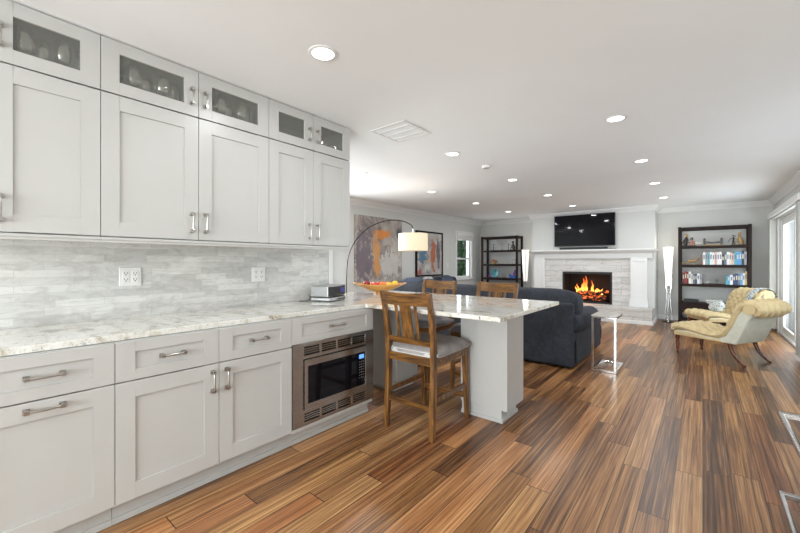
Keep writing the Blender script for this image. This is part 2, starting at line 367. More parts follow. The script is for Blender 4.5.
# sliding door (right wall)
g = G().box(XR + .02, XR + .12, DY1 - .05, DY1 - .001, 0.002, DZ1).box(XR + .02, XR + .12, DY0 + .001, DY0 + .05, 0.002, DZ1).box(XR + .02, XR + .12, DY0 + .05, DY1 - .05, DZ1 - .05, DZ1).box(XR + .0, XR + .13, DY0 + .05, DY1 - .05, .001, .03)
sd = struct('door_1', g, TRIM, bevel=.003)
def sash(y0, y1, x):
    return G().box(x, x + .035, y0, y0 + .07, .03, DZ1 - .05).box(x, x + .035, y1 - .07, y1, .03, DZ1 - .05).box(x, x + .035, y0 + .07, y1 - .07, .03, .13).box(x, x + .035, y0 + .07, y1 - .07, DZ1 - .12, DZ1 - .05)
for y0, y1, x in ((DY0 + .05, 8.2, XR + .075), (8.12, DY1 - .05, XR + .035)):
    s_ = link('door_sash', sash(y0, y1, x), TRIM, sd, bevel=.003)
    link('pane', G().box(x + .014, x + .02, y0 + .07, y1 - .07, .13, DZ1 - .12), PANE, s_)
link('door_handle', G().box(XR + .018, XR + .034, 8.14, 8.165, .95, 1.15), WHITEP, sd, bevel=.004)
struct('trim_4', G().box(XR - .018, XR, DY1, DY1 + .07, 0.001, DZ1 + .07).box(XR - .018, XR, DY0 - .07, DY0, 0.001, DZ1 + .07).box(XR - .018, XR, DY0, DY1, DZ1, DZ1 + .07), TRIM, bevel=.003)
vb = thing('vertical_blind', 'white vertical blinds with pale valance drawn open at the sliding door', 'blinds', (.98, 8.2, 2.05))
link('valance', G().box(.925, .94, 6.75, 9.56, 2.045, 2.135).box(.94, XR - .001, 6.75, 6.76, 2.045, 2.135).box(.94, XR - .001, 9.55, 9.56, 2.045, 2.135), TRIM, vb, world=True, bevel=.003)
link('head_rail', G().box(.965, 1.005, 6.8, 9.52, 2.03, 2.06), WHITEP, vb, world=True)
SLAT = plain('pale blind slats', (.60, .60, .56), .6, var=.03)
for k in range(9):
    link('slat', G().box(.94, 1.028, 9.40 + k * .016, 9.403 + k * .016, .06, 2.03), SLAT, vb, world=True)
for k in range(9):
    link('slat', G().box(.94, 1.028, 6.82 + k * .022, 6.823 + k * .022, .06, 2.03), SLAT, vb, world=True)
# outside
struct('ground', G().box(XR + .15, 9, 2, 14, -.15, -.05).box(-14, XL - .15, 2, 14, -.15, -.05), plain('pale patio paving', (.55, .56, .56), .8))
struct('fence', G().box(4.0, 4.06, 3, 14, -.05, 1.9), plain('pale outdoor fence', (.62, .67, .70), .8))
hg = G()
for i in range(9500):
    c = Vector((-6.6 + R.gauss(0, .28), R.uniform(9.0, 13.3), R.uniform(0, 3.2))); s_ = R.uniform(.045, .11)
    a = Vector((R.gauss(0, 1), R.gauss(0, 1), R.gauss(0, 1))).normalized(); b_ = a.orthogonal().normalized()
    a *= s_; b_ *= s_ * .5
    vs = [hg.b.verts.new(c + q) for q in (-a, b_, a, -b_)]; hg.b.faces.new(vs)
lf = NB('green hedge leaves'); lf.set(Base_Color=lf.ramp(lf.noise(lf.coords(), 9, 4), [(.35, (.012, .045, .015)), (.65, (.13, .28, .10))]), Roughness=.5)
hd = link('hedge', hg, lf.m); hd['kind'] = 'stuff'; tag(hd, 'dense green shrubbery growing outside the living room window', 'hedge')

# ------------------------------------------------------------ kitchen cabinets
ST = .078
def panel_mesh(w, h, t=.02, st=ST, rl=None, hole=False, g=None):
    """front in local coords: y 0..w, z 0..h, x 0..t (outer face at t)"""
    rl = rl or st; g = g or G()
    g.box(0, t, 0, st, 0, h).box(0, t, w - st, w, 0, h).box(0, t, st, w - st, 0, rl).box(0, t, st, w - st, h - rl, h)
    if not hole: g.box(0, t - .008, st, w - st, rl, h - rl)
    return g
def pull(parent, length, vertical, y, z, x=.02):
    g = G(); L = length / 2
    for s_ in (-1, 1):
        g.box(0, .006, -.011, .011, s_ * L - .011, s_ * L + .011); g.box(.006, .026, -.006, .006, s_ * L - .006, s_ * L + .006)
        g.box(.020, .032, -.0085, .0085, s_ * L - .009, s_ * L + .009)
    pts = [(.026 + .005 * math.cos(PI * k / 16), 0, -L + 2 * L * (k + 8) / 16) for k in range(-8, 9)]
    g.tube(pts, [.0045 + .0012 * math.cos(PI * k / 16) for k in range(-8, 9)], 8)
    if not vertical: bmesh.ops.rotate(g.b, verts=g.b.verts, cent=(0, 0, 0), matrix=Matrix.Rotation(PI / 2, 3, 'X'))
    o = link('handle', g, NICK, parent, bevel=.0012); o.location = (x, y, z); return o
def front(root, name, y0, y1, z0, z1, X, rl=None, hole=False):
    gp = .0016
    o = link(name, panel_mesh(y1 - y0 - 2 * gp, z1 - z0 - 2 * gp, rl=rl, hole=hole), PAINT_C, root, bevel=.0013)
    rl_ = root.location; o.location = (X - .02 - rl_.x, y0 + gp - rl_.y, z0 + gp - rl_.z); return o
FXL = -2.12      # lower door face
def lower_cab(y0, y1, label):
    t = thing('base_cabinet', label, 'cabinet', (-2.45, (y0 + y1) / 2, 0), 0, 'base cabinets along the wall')
    return t
def body(t, y0, y1, solid=True):
    if solid: link('carcass', G().box(XK + .002, FXL - .022, y0 + .001, y1 - .001, .105, .882), PAINT_C, t, world=True)
    link('toe_kick', G().box(XK + .002, -2.185, y0 + .001, y1 - .001, .0015, .105).box(-2.185, -2.175, y0 + .001, y1 - .001, .0015, .03), PAINT_C, t, world=True)
t = lower_cab(-.5, 0, 'white base cabinet farthest left along the wall, mostly beyond the photo'); body(t, -.5, 0)
d = front(t, 'drawer', -.5, 0, .69, .878, FXL, rl=.05); pull(d, .11, False, .25, .094)
d = front(t, 'door', -.5, 0, .115, .687, FXL); pull(d, .11, True, .46, .46)
t = lower_cab(0, .477, 'white base cabinet with one drawer and a tall pull-out front, left of the double-door one'); body(t, 0, .477)
d = front(t, 'drawer', 0, .477, .69, .878, FXL, rl=.05); pull(d, .11, False, .237, .094)
d = front(t, 'pull_out_front', 0, .477, .115, .687, FXL); pull(d, .11, False, .237, .535)
t = lower_cab(.477, 1.435, 'white base cabinet with two drawers above a pair of doors, left of the microwave'); body(t, .477, 1.435)
for a, b_, hy in ((.477, .956, .44), (.956, 1.435, .04)):
    d = front(t, 'drawer', a, b_, .69, .878, FXL, rl=.05); pull(d, .10, False, .24, .094)
    d = front(t, 'door', a, b_, .115, .687, FXL); pull(d, .105, True, hy, .475)
t = lower_cab(1.435, 2.218, 'white base cabinet holding the built-in microwave beneath a single drawer'); body(t, 1.435, 2.218, False)
link('carcass', G().box(XK + .002, FXL - .022, 1.436, 1.452, .105, .882).box(XK + .002, FXL - .034, 2.203, 2.219, .105, .882).box(XK + .002, FXL - .022, 1.452, 2.203, .685, .882).box(XK + .002, FXL, 1.436, 2.203, .105, .128), PAINT_C, t, world=True)
d = front(t, 'drawer', 1.435, 2.219, .70, .878, FXL, rl=.045); pull(d, .12, False, .385, .089)

# microwave
mw = thing('microwave', 'stainless steel built-in microwave with black glass door under the counter', 'microwave', (-2.3, 1.82, .13))
Y0, Y1, Z0, Z1 = 1.440, 2.219, .130, .697; iy0, iy1, iz0, iz1 = 1.522, 2.128, .237, .590
xf = FXL + .004
g = G().box(FXL - .03, xf, Y0, iy0, Z0, Z1).box(FXL - .03, xf, iy1, Y1, Z0, Z1)
nG = 4; gw = (iy1 - iy0 - .02) / nG
for (a, b_) in ((Z0, iz0), (iz1, Z1)):
    h = b_ - a; g.box(FXL - .03, xf, iy0, iy1, a, a + h * .22); g.box(FXL - .03, xf, iy0, iy1, b_ - h * .22, b_)
    for k in range(nG + 1):
        yy = iy0 + k * (iy1 - iy0) / nG; w_ = .009
        g.box(FXL - .03, xf, max(iy0, yy - w_), min(iy1, yy + w_), a + h * .22, b_ - h * .22)
    for k in range(1, 4):
        zz = a + h * .22 + k * h * .56 / 4; g.box(FXL - .025, xf - .002, iy0, iy1, zz - .0035, zz + .0035)
link('trim_kit', g, STEEL, mw, world=True, bevel=.001)
link('oven_body', G().box(-2.66, FXL - .032, 1.47, 2.185, .14, .68), DARKREC, mw, world=True)
cy = iy1 - .105
dr = link('microwave_door', G().box(FXL - .03, xf + .014, iy0 + .006, iy0 + .03, iz0 + .006, iz1 - .006).box(FXL - .03, xf + .014, iy0 + .03, iy1 - .006, iz0 + .006, iz0 + .042).box(FXL - .03, xf + .014, iy0 + .03, iy1 - .006, iz1 - .05, iz1 - .006).box(FXL - .03, xf + .014, iy1 - .018, iy1 - .006, iz0 + .042, iz1 - .05), STEEL, mw, world=True, bevel=.0015)
link('door_glass', G().box(FXL - .03, xf + .010, iy0 + .03, cy, iz0 + .042, iz1 - .05), BLACKG, mw, world=True)
link('control_panel', G().box(FXL - .03, xf + .011, cy + .002, iy1 - .018, iz0 + .042, iz1 - .05), BLACKG, mw, world=True)
link('display', G().box(xf + .011, xf + .0125, cy + .02, iy1 - .033, iz1 - .10, iz1 - .068), glow('blue microwave display', (.12, .35, .95), 1.3), mw, world=True)
for r_ in range(7):
    for c_ in range(3):
        y_ = cy + .026 + c_ * .020; z_ = iz1 - .125 - r_ * .021
        link('button', G().box(xf + .011, xf + .0122, y_ - .004, y_ + .004, z_ - .0028, z_ + .0028), SILV, mw, world=True)

# upper cabinets
FXU = -2.40
ug = 'wall cabinets above the counter'
def upper(y0, y1, doors, label, lastside=False):
    t = thing('wall_cabinet', label, 'cabinet', (-2.6, (y0 + y1) / 2, 1.385), 0, ug)
    xb, xf_ = XK + .001, FXU - .022
    link('carcass', G().box(xb, xf_, y0 + .001, y1 - .001, 1.392, 2.135).box(xb, xf_, y0 + .001, y0 + .018, 2.135, 2.435).box(xb, xf_, y1 - .018, y1 - .001, 2.135, 2.435).box(xb, xf_, y0 + .018, y1 - .018, 2.42, 2.435), PAINT_C, t, world=True)
    link('display_interior', G().box(xb, xb + .01, y0 + .018, y1 - .018, 2.1355, 2.4195).box(xb + .01, xf_ - .005, y0 + .018, y1 - .018, 2.1355, 2.142), CABIN, t, world=True)
    link('light_rail', G().box(FXU - .035, FXU + .003, y0, y1, 1.362, 1.390).box(FXU - .022, FXU + .008, y0, y1, 1.376, 1.3895), PAINT_C, t, world=True, bevel=.002)
    for (a, b_, right) in doors:
        w = b_ - a; hy = w - .042 if right else .038
        d = front(t, 'door', a, b_, 1.395, 2.146, FXU); pull(d, .105, True, hy, .105)
        d = front(t, 'glass_door', a, b_, 2.152, 2.434, FXU, rl=.064, hole=True); pull(d, .085, True, hy, .115)
        link('pane', G().box(.006, .010, ST - .004, w - ST, .060, .218), CABGL, d)
    return t
upper(-.31, .086, [(-.31, .086, True)], 'white wall cabinet beyond the left edge of the photo')
upper(.087, .480, [(.087, .480, False)], 'tall white wall cabinet with one door and small glass door, at far left')
upper(.480, 1.434, [(.480, .958, True), (.958, 1.434, False)], 'wide white wall cabinet with two doors, middle of the run')
upper(1.434, 2.218, [(1.434, 1.822, True), (1.822, 2.218, False)], 'white wall cabinet with two narrower doors, next to the living room')

# glassware in the cabinets
def goblet(kind):
    k_ = 1.22 if kind == 'wine' else 1.15
    if kind == 'wine': pr = [(.030, 0), (.030, .003), (.004, .008), (.0035, .07), (.012, .078), (.032, .10), (.037, .13), (.033, .165), (.030, .18), (.0285, .18), (.035, .13), (.030, .102), (.001, .082)]
    elif kind == 'tumbler': pr = [(.026, 0), (.034, .11), (.032, .11), (.0245, .006), (.001, .006)]
    else: pr = [(.024, 0), (.024, .003), (.004, .006), (.004, .03), (.022, .045), (.032, .08), (.030, .08), (.020, .046), (.001, .036)]
    return G().lathe([(a * k_, c * k_) for a, c in pr], n=16)
gi = 0
for (a, b_, kind, n_, nm, where) in ((.10, .46, 'wine', 5, 'wine_glass', 'behind the far-left small glass door'), (.53, .90, 'wine', 5, 'wine_glass', 'behind the second glass door from the left'),
        (1.02, 1.38, 'wine', 5, 'wine_glass', 'behind the middle glass door of five'), (1.50, 1.77, 'low', 4, 'dessert_glass', 'behind the fourth glass door from the left'), (1.88, 2.16, 'tumbler', 4, 'drinking_glass', 'behind the glass door nearest the living room')):
    pro = None
    for k in range(n_):
        y_ = a + (b_ - a) * (k + .5) / n_; x_ = -2.52 + (.03 if k % 2 else -.03)
        lb = 'clear %s, %s from left %s' % (nm.replace('_', ' '), ORD[k], where)
        if pro is None: pro = link(nm, goblet(kind), GWARE, smooth=True); pro.location = (x_, y_, 2.1425); tag(pro, lb, 'glass', 'glassware ' + where)
        else: copy_thing(pro, (x_, y_, 2.1425), None, lb)

# counter
g = G().poly([(XK + .001, -.5), (-2.145, -.5), (-2.145, 2.155), (-.97, 2.155), (-.97, 3.37), (-3.1, 3.37), (-3.1, YK + .142), (XK + .001, YK + .142)], .884, .914)
tag(link('countertop', g, GRAN, bevel=.003), 'speckled white granite countertop running along the wall and out as a peninsula', 'countertop')
struct('trim_5', G().box(XK, XK + .010, -.5, 2.28, .9145, 1.391), BACK)
bsp = None
# peninsula bases
def pen_base(x0, x1, y0, y1, label):
    t = thing('peninsula_base', label, 'cabinet', ((x0 + x1) / 2, (y0 + y1) / 2, 0), 0, 'white bases under the peninsula')
    link('carcass', G().box(x0, x1, y0, y1, .105, .882), PAINT_C, t, world=True, bevel=.002)
    link('plinth', G().box(x0 + .002, x1 - .05, y0 + .012, y1 - .03, .0015, .105).box(x0, x1 - .038, y0 + .002, y1 - .018, .0015, .03), PAINT_C, t, world=True, bevel=.003)
    link('corner_stile', G().box(x1 - .03, x1 + .003, y0 - .004, y0, .105, .882), PAINT_C, t, world=True, bevel=.001)
pen_base(-1.565, -1.160, 2.700, 3.035, 'white panelled base holding up the free end of the peninsula')
pen_base(XK + .001, -2.275, 2.715, 3.05, 'white base cabinet under the wall end of the peninsula behind the front stool')

# outlets
def outlet(y, z, label):
    t = thing('wall_outlet', label, 'outlet', (XK + .0105, y, z), 0, 'outlets on the marble backsplash')
    link('cover_plate', G().box(0, .006, -.058, .058, -.058, .058), WHITEP, t, bevel=.003)
    for s_ in (-1, 1):
        rc = link('receptacle', G().box(.006, .0085, s_ * .024 - .017, s_ * .024 + .017, -.036, .036), WHITEP, t, bevel=.002)
        sl = G()
        for q in (-1, 1):
            sl.box(.0084, .0089, s_ * .024 - .009, s_ * .024 - .006, q * .019, q * .019 + .009); sl.box(.0084, .0089, s_ * .024 + .006, s_ * .024 + .009, q * .019, q * .019 + .009)
            sl.box(.0084, .0089, s_ * .024 - .003, s_ * .024 + .003, q * .019 - .010, q * .019 - .004)
        link('slots', sl, BLACKP, rc)
outlet(.70, 1.168, 'white four-socket wall outlet left of the other on the marble backsplash')
outlet(1.56, 1.160, 'white four-socket wall outlet nearer the radio on the marble backsplash')

# added under-cabinet puck lamps, extra light on the tiles with no known source
for k, y_ in enumerate((.12, 1.02, 1.95)):
    t = thing('added_puck_light', ['added far-left under-cabinet fill light above the marble', 'added middle under-cabinet fill light above the marble', 'added under-cabinet fill light above the radio'][k], 'light', (-2.66, y_, 1.3915), 0, 'added under-cabinet fill lights')
    link('housing', G().lathe([(.03, 0), (.032, -.010), (.001, -.010)], n=20), WHITEP, t, smooth=True)
    l = bpy.data.lights.new('added_puck_fill', 'SPOT'); l.energy = .45; l.spot_size = 2.4; l.spot_blend = .8; l.shadow_soft_size = .025; l.color = (1, .95, .86)
    o = bpy.data.objects.new('added_puck_fill', l); COL.objects.link(o); o.parent = t; o.location = (0, 0, -.014)

# appliance at right edge
ap = thing('drawer_appliance', 'stainless two-drawer appliance with tubular handles at the lower right edge', 'appliance', (.72, 2.2, 0))
link('body', G().box(.41, XR - .02, 1.86, 2.66, .08, .88), STEEL, ap, world=True, bevel=.003)
link('toe_panel', G().box(.46, XR - .02, 1.87, 2.65, .0015, .08), BLACKP, ap, world=True)
for nm, a, b_, hz in (('drawer', .095, .43, .115), ('drawer', .44, .87, .50)):
    dd = link(nm, G().box(.39, .41, 1.865, 2.655, a, b_), STEEL, ap, world=True, bevel=.003)
    hz = .345 if a < .2 else .655
    hz = {.095: .105, .44: .50}[a]
    hg_ = G().tube([(.303, 1.90, hz), (.303, 2.63, hz)], .0125, 14)
    for yy in (1.93, 2.615): hg_.box(.300, .391, yy - .014, yy + .014, hz - .012, hz + .012)
    link('handle', hg_, STEEL, dd, world=True, smooth=True, bevel=.002)
tag(link('end_counter', G().box(.385, XR - .001, 1.0, 2.69, .884, .914), GRAN, bevel=.003), 'granite counter above the stainless drawers, beyond the right edge', 'countertop')

# ------------------------------------------------------------ stools
def stool():
    t = thing('counter_stool', '', 'stool', (0, 0, 0), 0, 'wooden stools around the peninsula')
    w = .206   # half width at seat
    # local: back at y=-.235, front y=+.24, faces +y
    for s_ in (-1, 1):
        # rear leg continuing as back post, gently raked
        pts = [(s_ * (w + .002), -.262, 0), (s_ * w, -.245, .25), (s_ * w, -.232, .55), (s_ * w, -.236, .68), (s_ * (w + .003), -.265, .86), (s_ * (w + .004), -.305, 1.040)]
        g = G(); prev = None
        for (x_, y_, z_) in pts:
            hw = .019 if z_ < .7 else .017; hd = .022 if .2 < z_ < .75 else .018
            ring = [g.b.verts.new((x_ + a * hw, y_ + c * hd, z_)) for a, c in ((-1, -1), (1, -1), (1, 1), (-1, 1))]
            if prev:
                for k in range(4): g.b.faces.new((prev[k], prev[(k + 1) % 4], ring[(k + 1) % 4], ring[k]))
            else: g.b.faces.new(ring)
            prev = ring
        g.b.faces.new(prev); link('back_post', g, OAK, t, bevel=.003)
    for s_ in (-1, 1):
        g = G(); prev = None
        for (x_, y_, z_, h_) in ((s_ * (w + .002), .258, 0, .016), (s_ * (w - .006), .236, .57, .021)):
            ring = [g.b.verts.new((x_ + a * h_, y_ + c * h_, z_)) for a, c in ((-1, -1), (1, -1), (1, 1), (-1, 1))]
            if prev:
                for k in range(4): g.b.faces.new((prev[k], prev[(k + 1) % 4], ring[(k + 1) % 4], ring[k]))
            else: g.b.faces.new(ring)
            prev = ring
        g.b.faces.new(prev); link('front_leg', g, OAK, t, bevel=.003)
    link('seat_frame', G().box(-w + .018, w - .018, -.245, -.222, .515, .575).box(-w + .018, w - .018, .222, .245, .515, .575).box(-w - .012, -w + .012, -.222, .222, .515, .575).box(w - .012, w + .012, -.222, .222, .515, .575), OAKX, t, bevel=.002)
    # stretchers
    link('stretcher', G().box(-w + .015, w - .015, -.257, -.235, .20, .235), OAKX, t, bevel=.002)
    link('stretcher', G().box(-w + .012, w - .012, .240, .262, .16, .20), OAKX, t, bevel=.002)
    for s_ in (-1, 1): link('stretcher', G().box(s_ * w - .010, s_ * w + .010, -.238, .236, .255, .288), OAK, t, bevel=.002)
    # seat: light band + cushion
    link('seat_band', G().cushion((0, 0, .590), (.455, .475, .05), .25, .28, n=28), SEATL, t, smooth=True)
    g = G(); n1, n2 = 18, 18; rows = []
    for i in range(n1 + 1):
        row = []
        for k in range(n2 + 1):
            u = -1 + 2 * i / n1; v = -1 + 2 * k / n2
            x_ = .25 * u * (1 - .10 * v * v * .5); y_ = .022 + .262 * v * (1 - .06 * u * u)
            z_ = .598 + .062 * ((1 - abs(u) ** 4) * (1 - abs(v) ** 5)) ** .5 + .008 * u * u
            row.append(g.b.verts.new((x_, y_, z_)))
        rows.append(row)
    lo = [[g.b.verts.new((v.co.x, v.co.y, .585)) for v in row] for row in rows]
    for i in range(n1):
        for k in range(n2):
            g.b.faces.new((rows[i][k], rows[i + 1][k], rows[i + 1][k + 1], rows[i][k + 1])); g.b.faces.new((lo[i][k], lo[i][k + 1], lo[i + 1][k + 1], lo[i + 1][k]))
    for i in range(n1):
        for k in (0, n2): g.b.faces.new((rows[i][k], rows[i + 1][k], lo[i + 1][k], lo[i][k]))
    for k in range(n2):
        for i in (0, n1): g.b.faces.new((rows[i][k], rows[i][k + 1], lo[i][k + 1], lo[i][k]))
    link('seat_cushion', g, SEATF, t, smooth=True)
    # back: curved top rail, lower rail, five slats (centre wide)
    def rail(z0, z1, yc, th, bow, topbow=0):
        g = G(); prev = None; N = 12
        for k in range(N + 1):
            x_ = -w - (.008 if z0 > .9 else -.016) + (2 * w + (.016 if z0 > .9 else -.032)) * k / N; q = 1 - (2 * k / N - 1) ** 2
            yy = yc - bow * q; yt = yy - (z1 - z0) * .22; tb = topbow * (1 - q)
            ring = [g.b.verts.new(p) for p in ((x_, yy - th, z0), (x_, yy + th, z0), (x_, yt + th, z1 + tb), (x_, yt - th, z1 + tb))]
            if prev:
                for j in range(4): g.b.faces.new((prev[j], prev[(j + 1) % 4], ring[(j + 1) % 4], ring[j]))
            else: g.b.faces.new(ring)
            prev = ring
        g.b.faces.new(prev); return g
    link('top_rail', rail(.945, 1.035, -.288, .013, .022, .014), OAKX, t, bevel=.003)
    link('lower_rail', rail(.655, .700, -.238, .011, .010), OAKX, t, bevel=.002)
    for x_, hw, dp in ((-.155, .017, .002), (-.088, .011, .004), (0, .046, .006), (.088, .011, .004), (.155, .017, .002)):
        if abs(x_) > .15: continue
        g = G(); 
        ring0 = [g.b.verts.new((x_ + a * hw, -.243 - dp + c * .006, .69)) for a, c in ((-1, -1), (1, -1), (1, 1), (-1, 1))]
        ring1 = [g.b.verts.new((x_ + a * hw, -.262 - dp * 2 + c * .006, .82)) for a, c in ((-1, -1), (1, -1), (1, 1), (-1, 1))]
        ring2 = [g.b.verts.new((x_ + a * hw * 1.08, -.293 - dp * 2 + c * .006, .955)) for a, c in ((-1, -1), (1, -1), (1, 1), (-1, 1))]
        g.b.faces.new(ring0); g.b.faces.new(ring2)
        for p_, q_ in ((ring0, ring1), (ring1, ring2)):
            for k in range(4): g.b.faces.new((p_[k], p_[(k + 1) % 4], q_[(k + 1) % 4], q_[k]))
        link('slat', g, OAK, t, bevel=.002)
    return t
s1 = stool(); s1.location = (-1.680, 2.385, 0); s1.rotation_euler = (0, 0, math.radians(1.5)); s1['label'] = 'amber wooden counter stool with grey seat on the kitchen side of the peninsula'
s2 = copy_thing(s1, (-2.395, 3.350, 0), math.radians(181), 'wooden counter stool behind the peninsula, the one nearer the fruit bowl')
s3 = copy_thing(s1, (-1.68, 3.350, 0), math.radians(179), 'wooden counter stool behind the peninsula, the one nearer its free end')
for s_ in (s2, s3):
    for c in s_.children:
        if c.name.startswith('seat_cushion'):
            c.data = c.data.copy(); c.data.materials[0] = SEATD; c['label'] = 'charcoal seat cushion'

# ------------------------------------------------------------ things on the counter
# tabletop radio
rd = thing('tabletop_radio', 'silver and black tabletop radio with blue display on the granite counter', 'radio', (-2.635, 2.18, .914), math.atan2(.33, -.15) - PI / 2)
# local y = along front (width), local x = toward front normal
link('pedestal', G().poly([(-.10, -.165), (.085, -.165), (.115, -.10), (.125, 0), (.115, .10), (.085, .165), (-.10, .165)], .006, .034), SILV, rd, bevel=.006)
link('foot', G().box(-.09, .09, -.14, .14, 0, .006), BLACKP, rd)
link('housing', G().poly([(-.11, -.15), (.075, -.18), (.095, -.10), (.10, 0), (.095, .10), (.075, .18), (-.11, .15)], .04, .135), SILV, rd, bevel=.008)
link('front_grille', G().poly([(.073, -.176), (.079, -.176), (.100, -.10), (.105, 0), (.100, .10), (.079, .176), (.073, .176)], .046, .129), BLACKP, rd)
link('disc_slot', G().box(.118, .127, -.075, .075, .018, .024), BLACKP, rd)
link('display', G().box(.1035, .1065, .01, .085, .07, .115), glow('dark blue radio display', (.02, .05, .4), .45), rd)
ct = [(-.12 + .02 * math.sin(k * .5), -.17 - .035 * math.sin(k * PI / 12), .012 + .05 * (k / 12)) for k in range(13)]
tag(link('power_cord', G().tube([(-2.70, 1.90, .92), (-2.69, 1.93, .918), (-2.66, 1.965, .918), (-2.655, 1.99, .95), (-2.69, 1.99, .965)], .003, 8), BLACKP, smooth=True), 'thin black cord looping out beside the tabletop radio', 'cord')

# fruit bowl: pointed wooden boat
bowlm = wood('honey wooden bowl', (.42, .17, .035), (.68, .36, .09), .35, 'X', .8)
bw = thing('fruit_bowl', 'long pointed honey-wood bowl full of fruit on the granite peninsula', 'bowl', (-2.70, 2.93, .914), math.radians(38))
g = G(); N = 28; M_ = 8; prof = []
def boat(scale, zoff, inner_):
    rings = []
    for j in range(M_ + 1):
        v = j / M_; ring = []
        for k in range(N):
            a = 2 * PI * k / N; cx, sy_ = math.cos(a), math.sin(a)
            L_ = .055 + (.295 - .055) * v ** .8; Wd = .045 + (.125 - .045) * v ** .6
            px = math.copysign(abs(cx) ** 1.0, cx) * L_; py = math.copysign(abs(sy_) ** 1.5, sy_) * Wd
            z_ = .022 + .075 * v + .022 * v * abs(cx) ** 3
            ring.append(g.b.verts.new((px * scale, py * scale, z_ + zoff)))
        rings.append(ring)
    return rings
o_ = boat(1, 0, False); i_ = boat(.93, .008, True)
for rr_ in (o_, i_):
    for a, c in zip(rr_, rr_[1:]):
        for k in range(N): g.b.faces.new((a[k], a[(k + 1) % N], c[(k + 1) % N], c[k]))
    g.b.faces.new(rr_[0])
for k in range(N): g.b.faces.new((o_[-1][k], o_[-1][(k + 1) % N], i_[-1][(k + 1) % N], i_[-1][k]))
link('bowl_shell', g, bowlm, bw, smooth=True)
link('bowl_foot', G().lathe([(.055, 0), (.05, .024), (.02, .024)], n=24), bowlm, bw, smooth=True)
def fruit(kind, loc, label, mat, rz=0):
    if kind == 'lemon': pr = [(.001, -.040), (.008, -.036), (.024, -.022), (.029, 0), (.024, .022), (.008, .036), (.001, .040)]
    elif kind == 'orange': pr = [(.001, -.034)] + [(.036 * math.cos(a), .035 * math.sin(a)) for a in [-1.3, -.9, -.5, 0, .5, .9, 1.25]] + [(.004, .033), (.001, .032)]
    else: pr = [(.001, -.028), (.012, -.032), (.026, -.024), (.036, -.004), (.036, .012), (.026, .028), (.012, .030), (.003, .022), (.001, .021)]
    t = thing(kind, label, kind, loc, rz, 'fruit in the wooden bowl')
    mt = Matrix.Rotation(PI / 2 if kind == 'lemon' else R.uniform(-.3, .3), 3, 'X')
    link('flesh', G().lathe(pr, n=20, mat=mt), mat, t, smooth=True)
    if kind == 'apple': link('stem', G().tube([mt @ Vector((0, 0, .02)), mt @ Vector((.003, .002, .040))], .0015, 6), LEGW, t)
    elif kind == 'orange': link('stem_button', G().lathe([(.004, .031), (.003, .0345), (.001, .0345)], n=8, mat=mt), plain('green stem button', (.1, .2, .04), .6), t)
AR = plain('dark red apple skin', (.30, .015, .015), .25, var=.3); AR2 = plain('bright red apple skin', (.68, .07, .03), .25, var=.25); OR = plain('orange peel', (.85, .22, .03), .4); LE = plain('lemon peel', (.85, .55, .05), .4)
fc, fs = math.cos(math.radians(38)), math.sin(math.radians(38))
def bl(u, v, z): return (-2.70 + u * fc - v * fs, 2.93 + u * fs + v * fc, .914 + z)
fruit('apple', bl(-.14, -.01, .112), 'dark red apple at the left end of the wooden bowl', AR)
fruit('apple', bl(-.045, -.045, .098), 'bright red apple near the middle of the bowl, left of the orange', AR2)
fruit('orange', bl(.035, -.030, .100), 'orange lying in the middle of the wooden bowl', OR)
fruit('apple', bl(.00, .045, .100), 'bright red apple at the back of the bowl behind the orange', AR2)
fruit('orange', bl(-.075, .035, .095), 'orange at the back of the bowl behind the two left apples', OR)
fruit('lemon', bl(.105, -.018, .100), 'yellow lemon lying right of the orange in the bowl', LE, math.radians(-20))
fruit('lemon', bl(.165, .012, .114), 'yellow lemon at the right end of the wooden bowl', LE, math.radians(-40))
fruit('orange', bl(.085, .048, .098), 'orange at the back of the bowl behind the lemons', OR)

# ------------------------------------------------------------ living room: sofas
sf = thing('sectional_sofa', 'charcoal blue fabric sofa seen from behind, beyond the peninsula', 'sofa', (-2.6, 5.1, 0))
SX0, SX1, SY = -4.10, -1.16, 4.56
link('base_frame', G().box(SX0, SX1, SY + .06, 5.50, .04, .36).box(-2.05, SX1, 5.4, 6.08, .04, .36), NAVY, sf, world=True, bevel=.02)
link('back_panel', G().box(SX0, SX1, SY, SY + .16, .025, .775), NAVY, sf, world=True, bevel=.025)
for k, (a, b_) in enumerate(((-4.06, -3.05), (-3.05, -2.08), (-2.08, -1.13))):
    link('back_cushion', G().cushion(((a + b_) / 2, 4.76, .745), (b_ - a + .02, .30, .36), .5, .32, seed=k + 3, wr=.03, n=36, m=18, rot=Matrix.Rotation(-.08, 3, 'X')), NAVY, sf, world=True, smooth=True)
    link('seat_cushion', G().cushion(((a + b_) / 2, 5.25 if k < 2 else 5.52, .43), (b_ - a - .02, .72 if k < 2 else 1.24, .17), .3, .2, seed=k, n=36), NAVY, sf, world=True, smooth=True)
link('chaise_front_band', G().cushion((-1.62, 6.07, .22), (.94, .08, .26), .3, .25, n=30), NAVY, sf, world=True, smooth=True)
g = G().box(SX1 - .21, SX1 + .005, SY + .12, 5.54, .025, .50)
link('arm', g, NAVY, sf, world=True, bevel=.02)
arm = G(); rings = []
pts = [(SX1 - .03, y_, .535) for y_ in (4.60, 4.64, 4.9, 5.3, 5.50, 5.60)]
arm.tube(pts, [.085, .12, .135, .14, .13, .085], 18); link('arm_roll', arm, NAVY, sf, world=True, smooth=True)
link('arm', G().box(SX0 - .0, SX0 + .20, SY + .12, 5.52, .025, .55), NAVY, sf, world=True, bevel=.05)
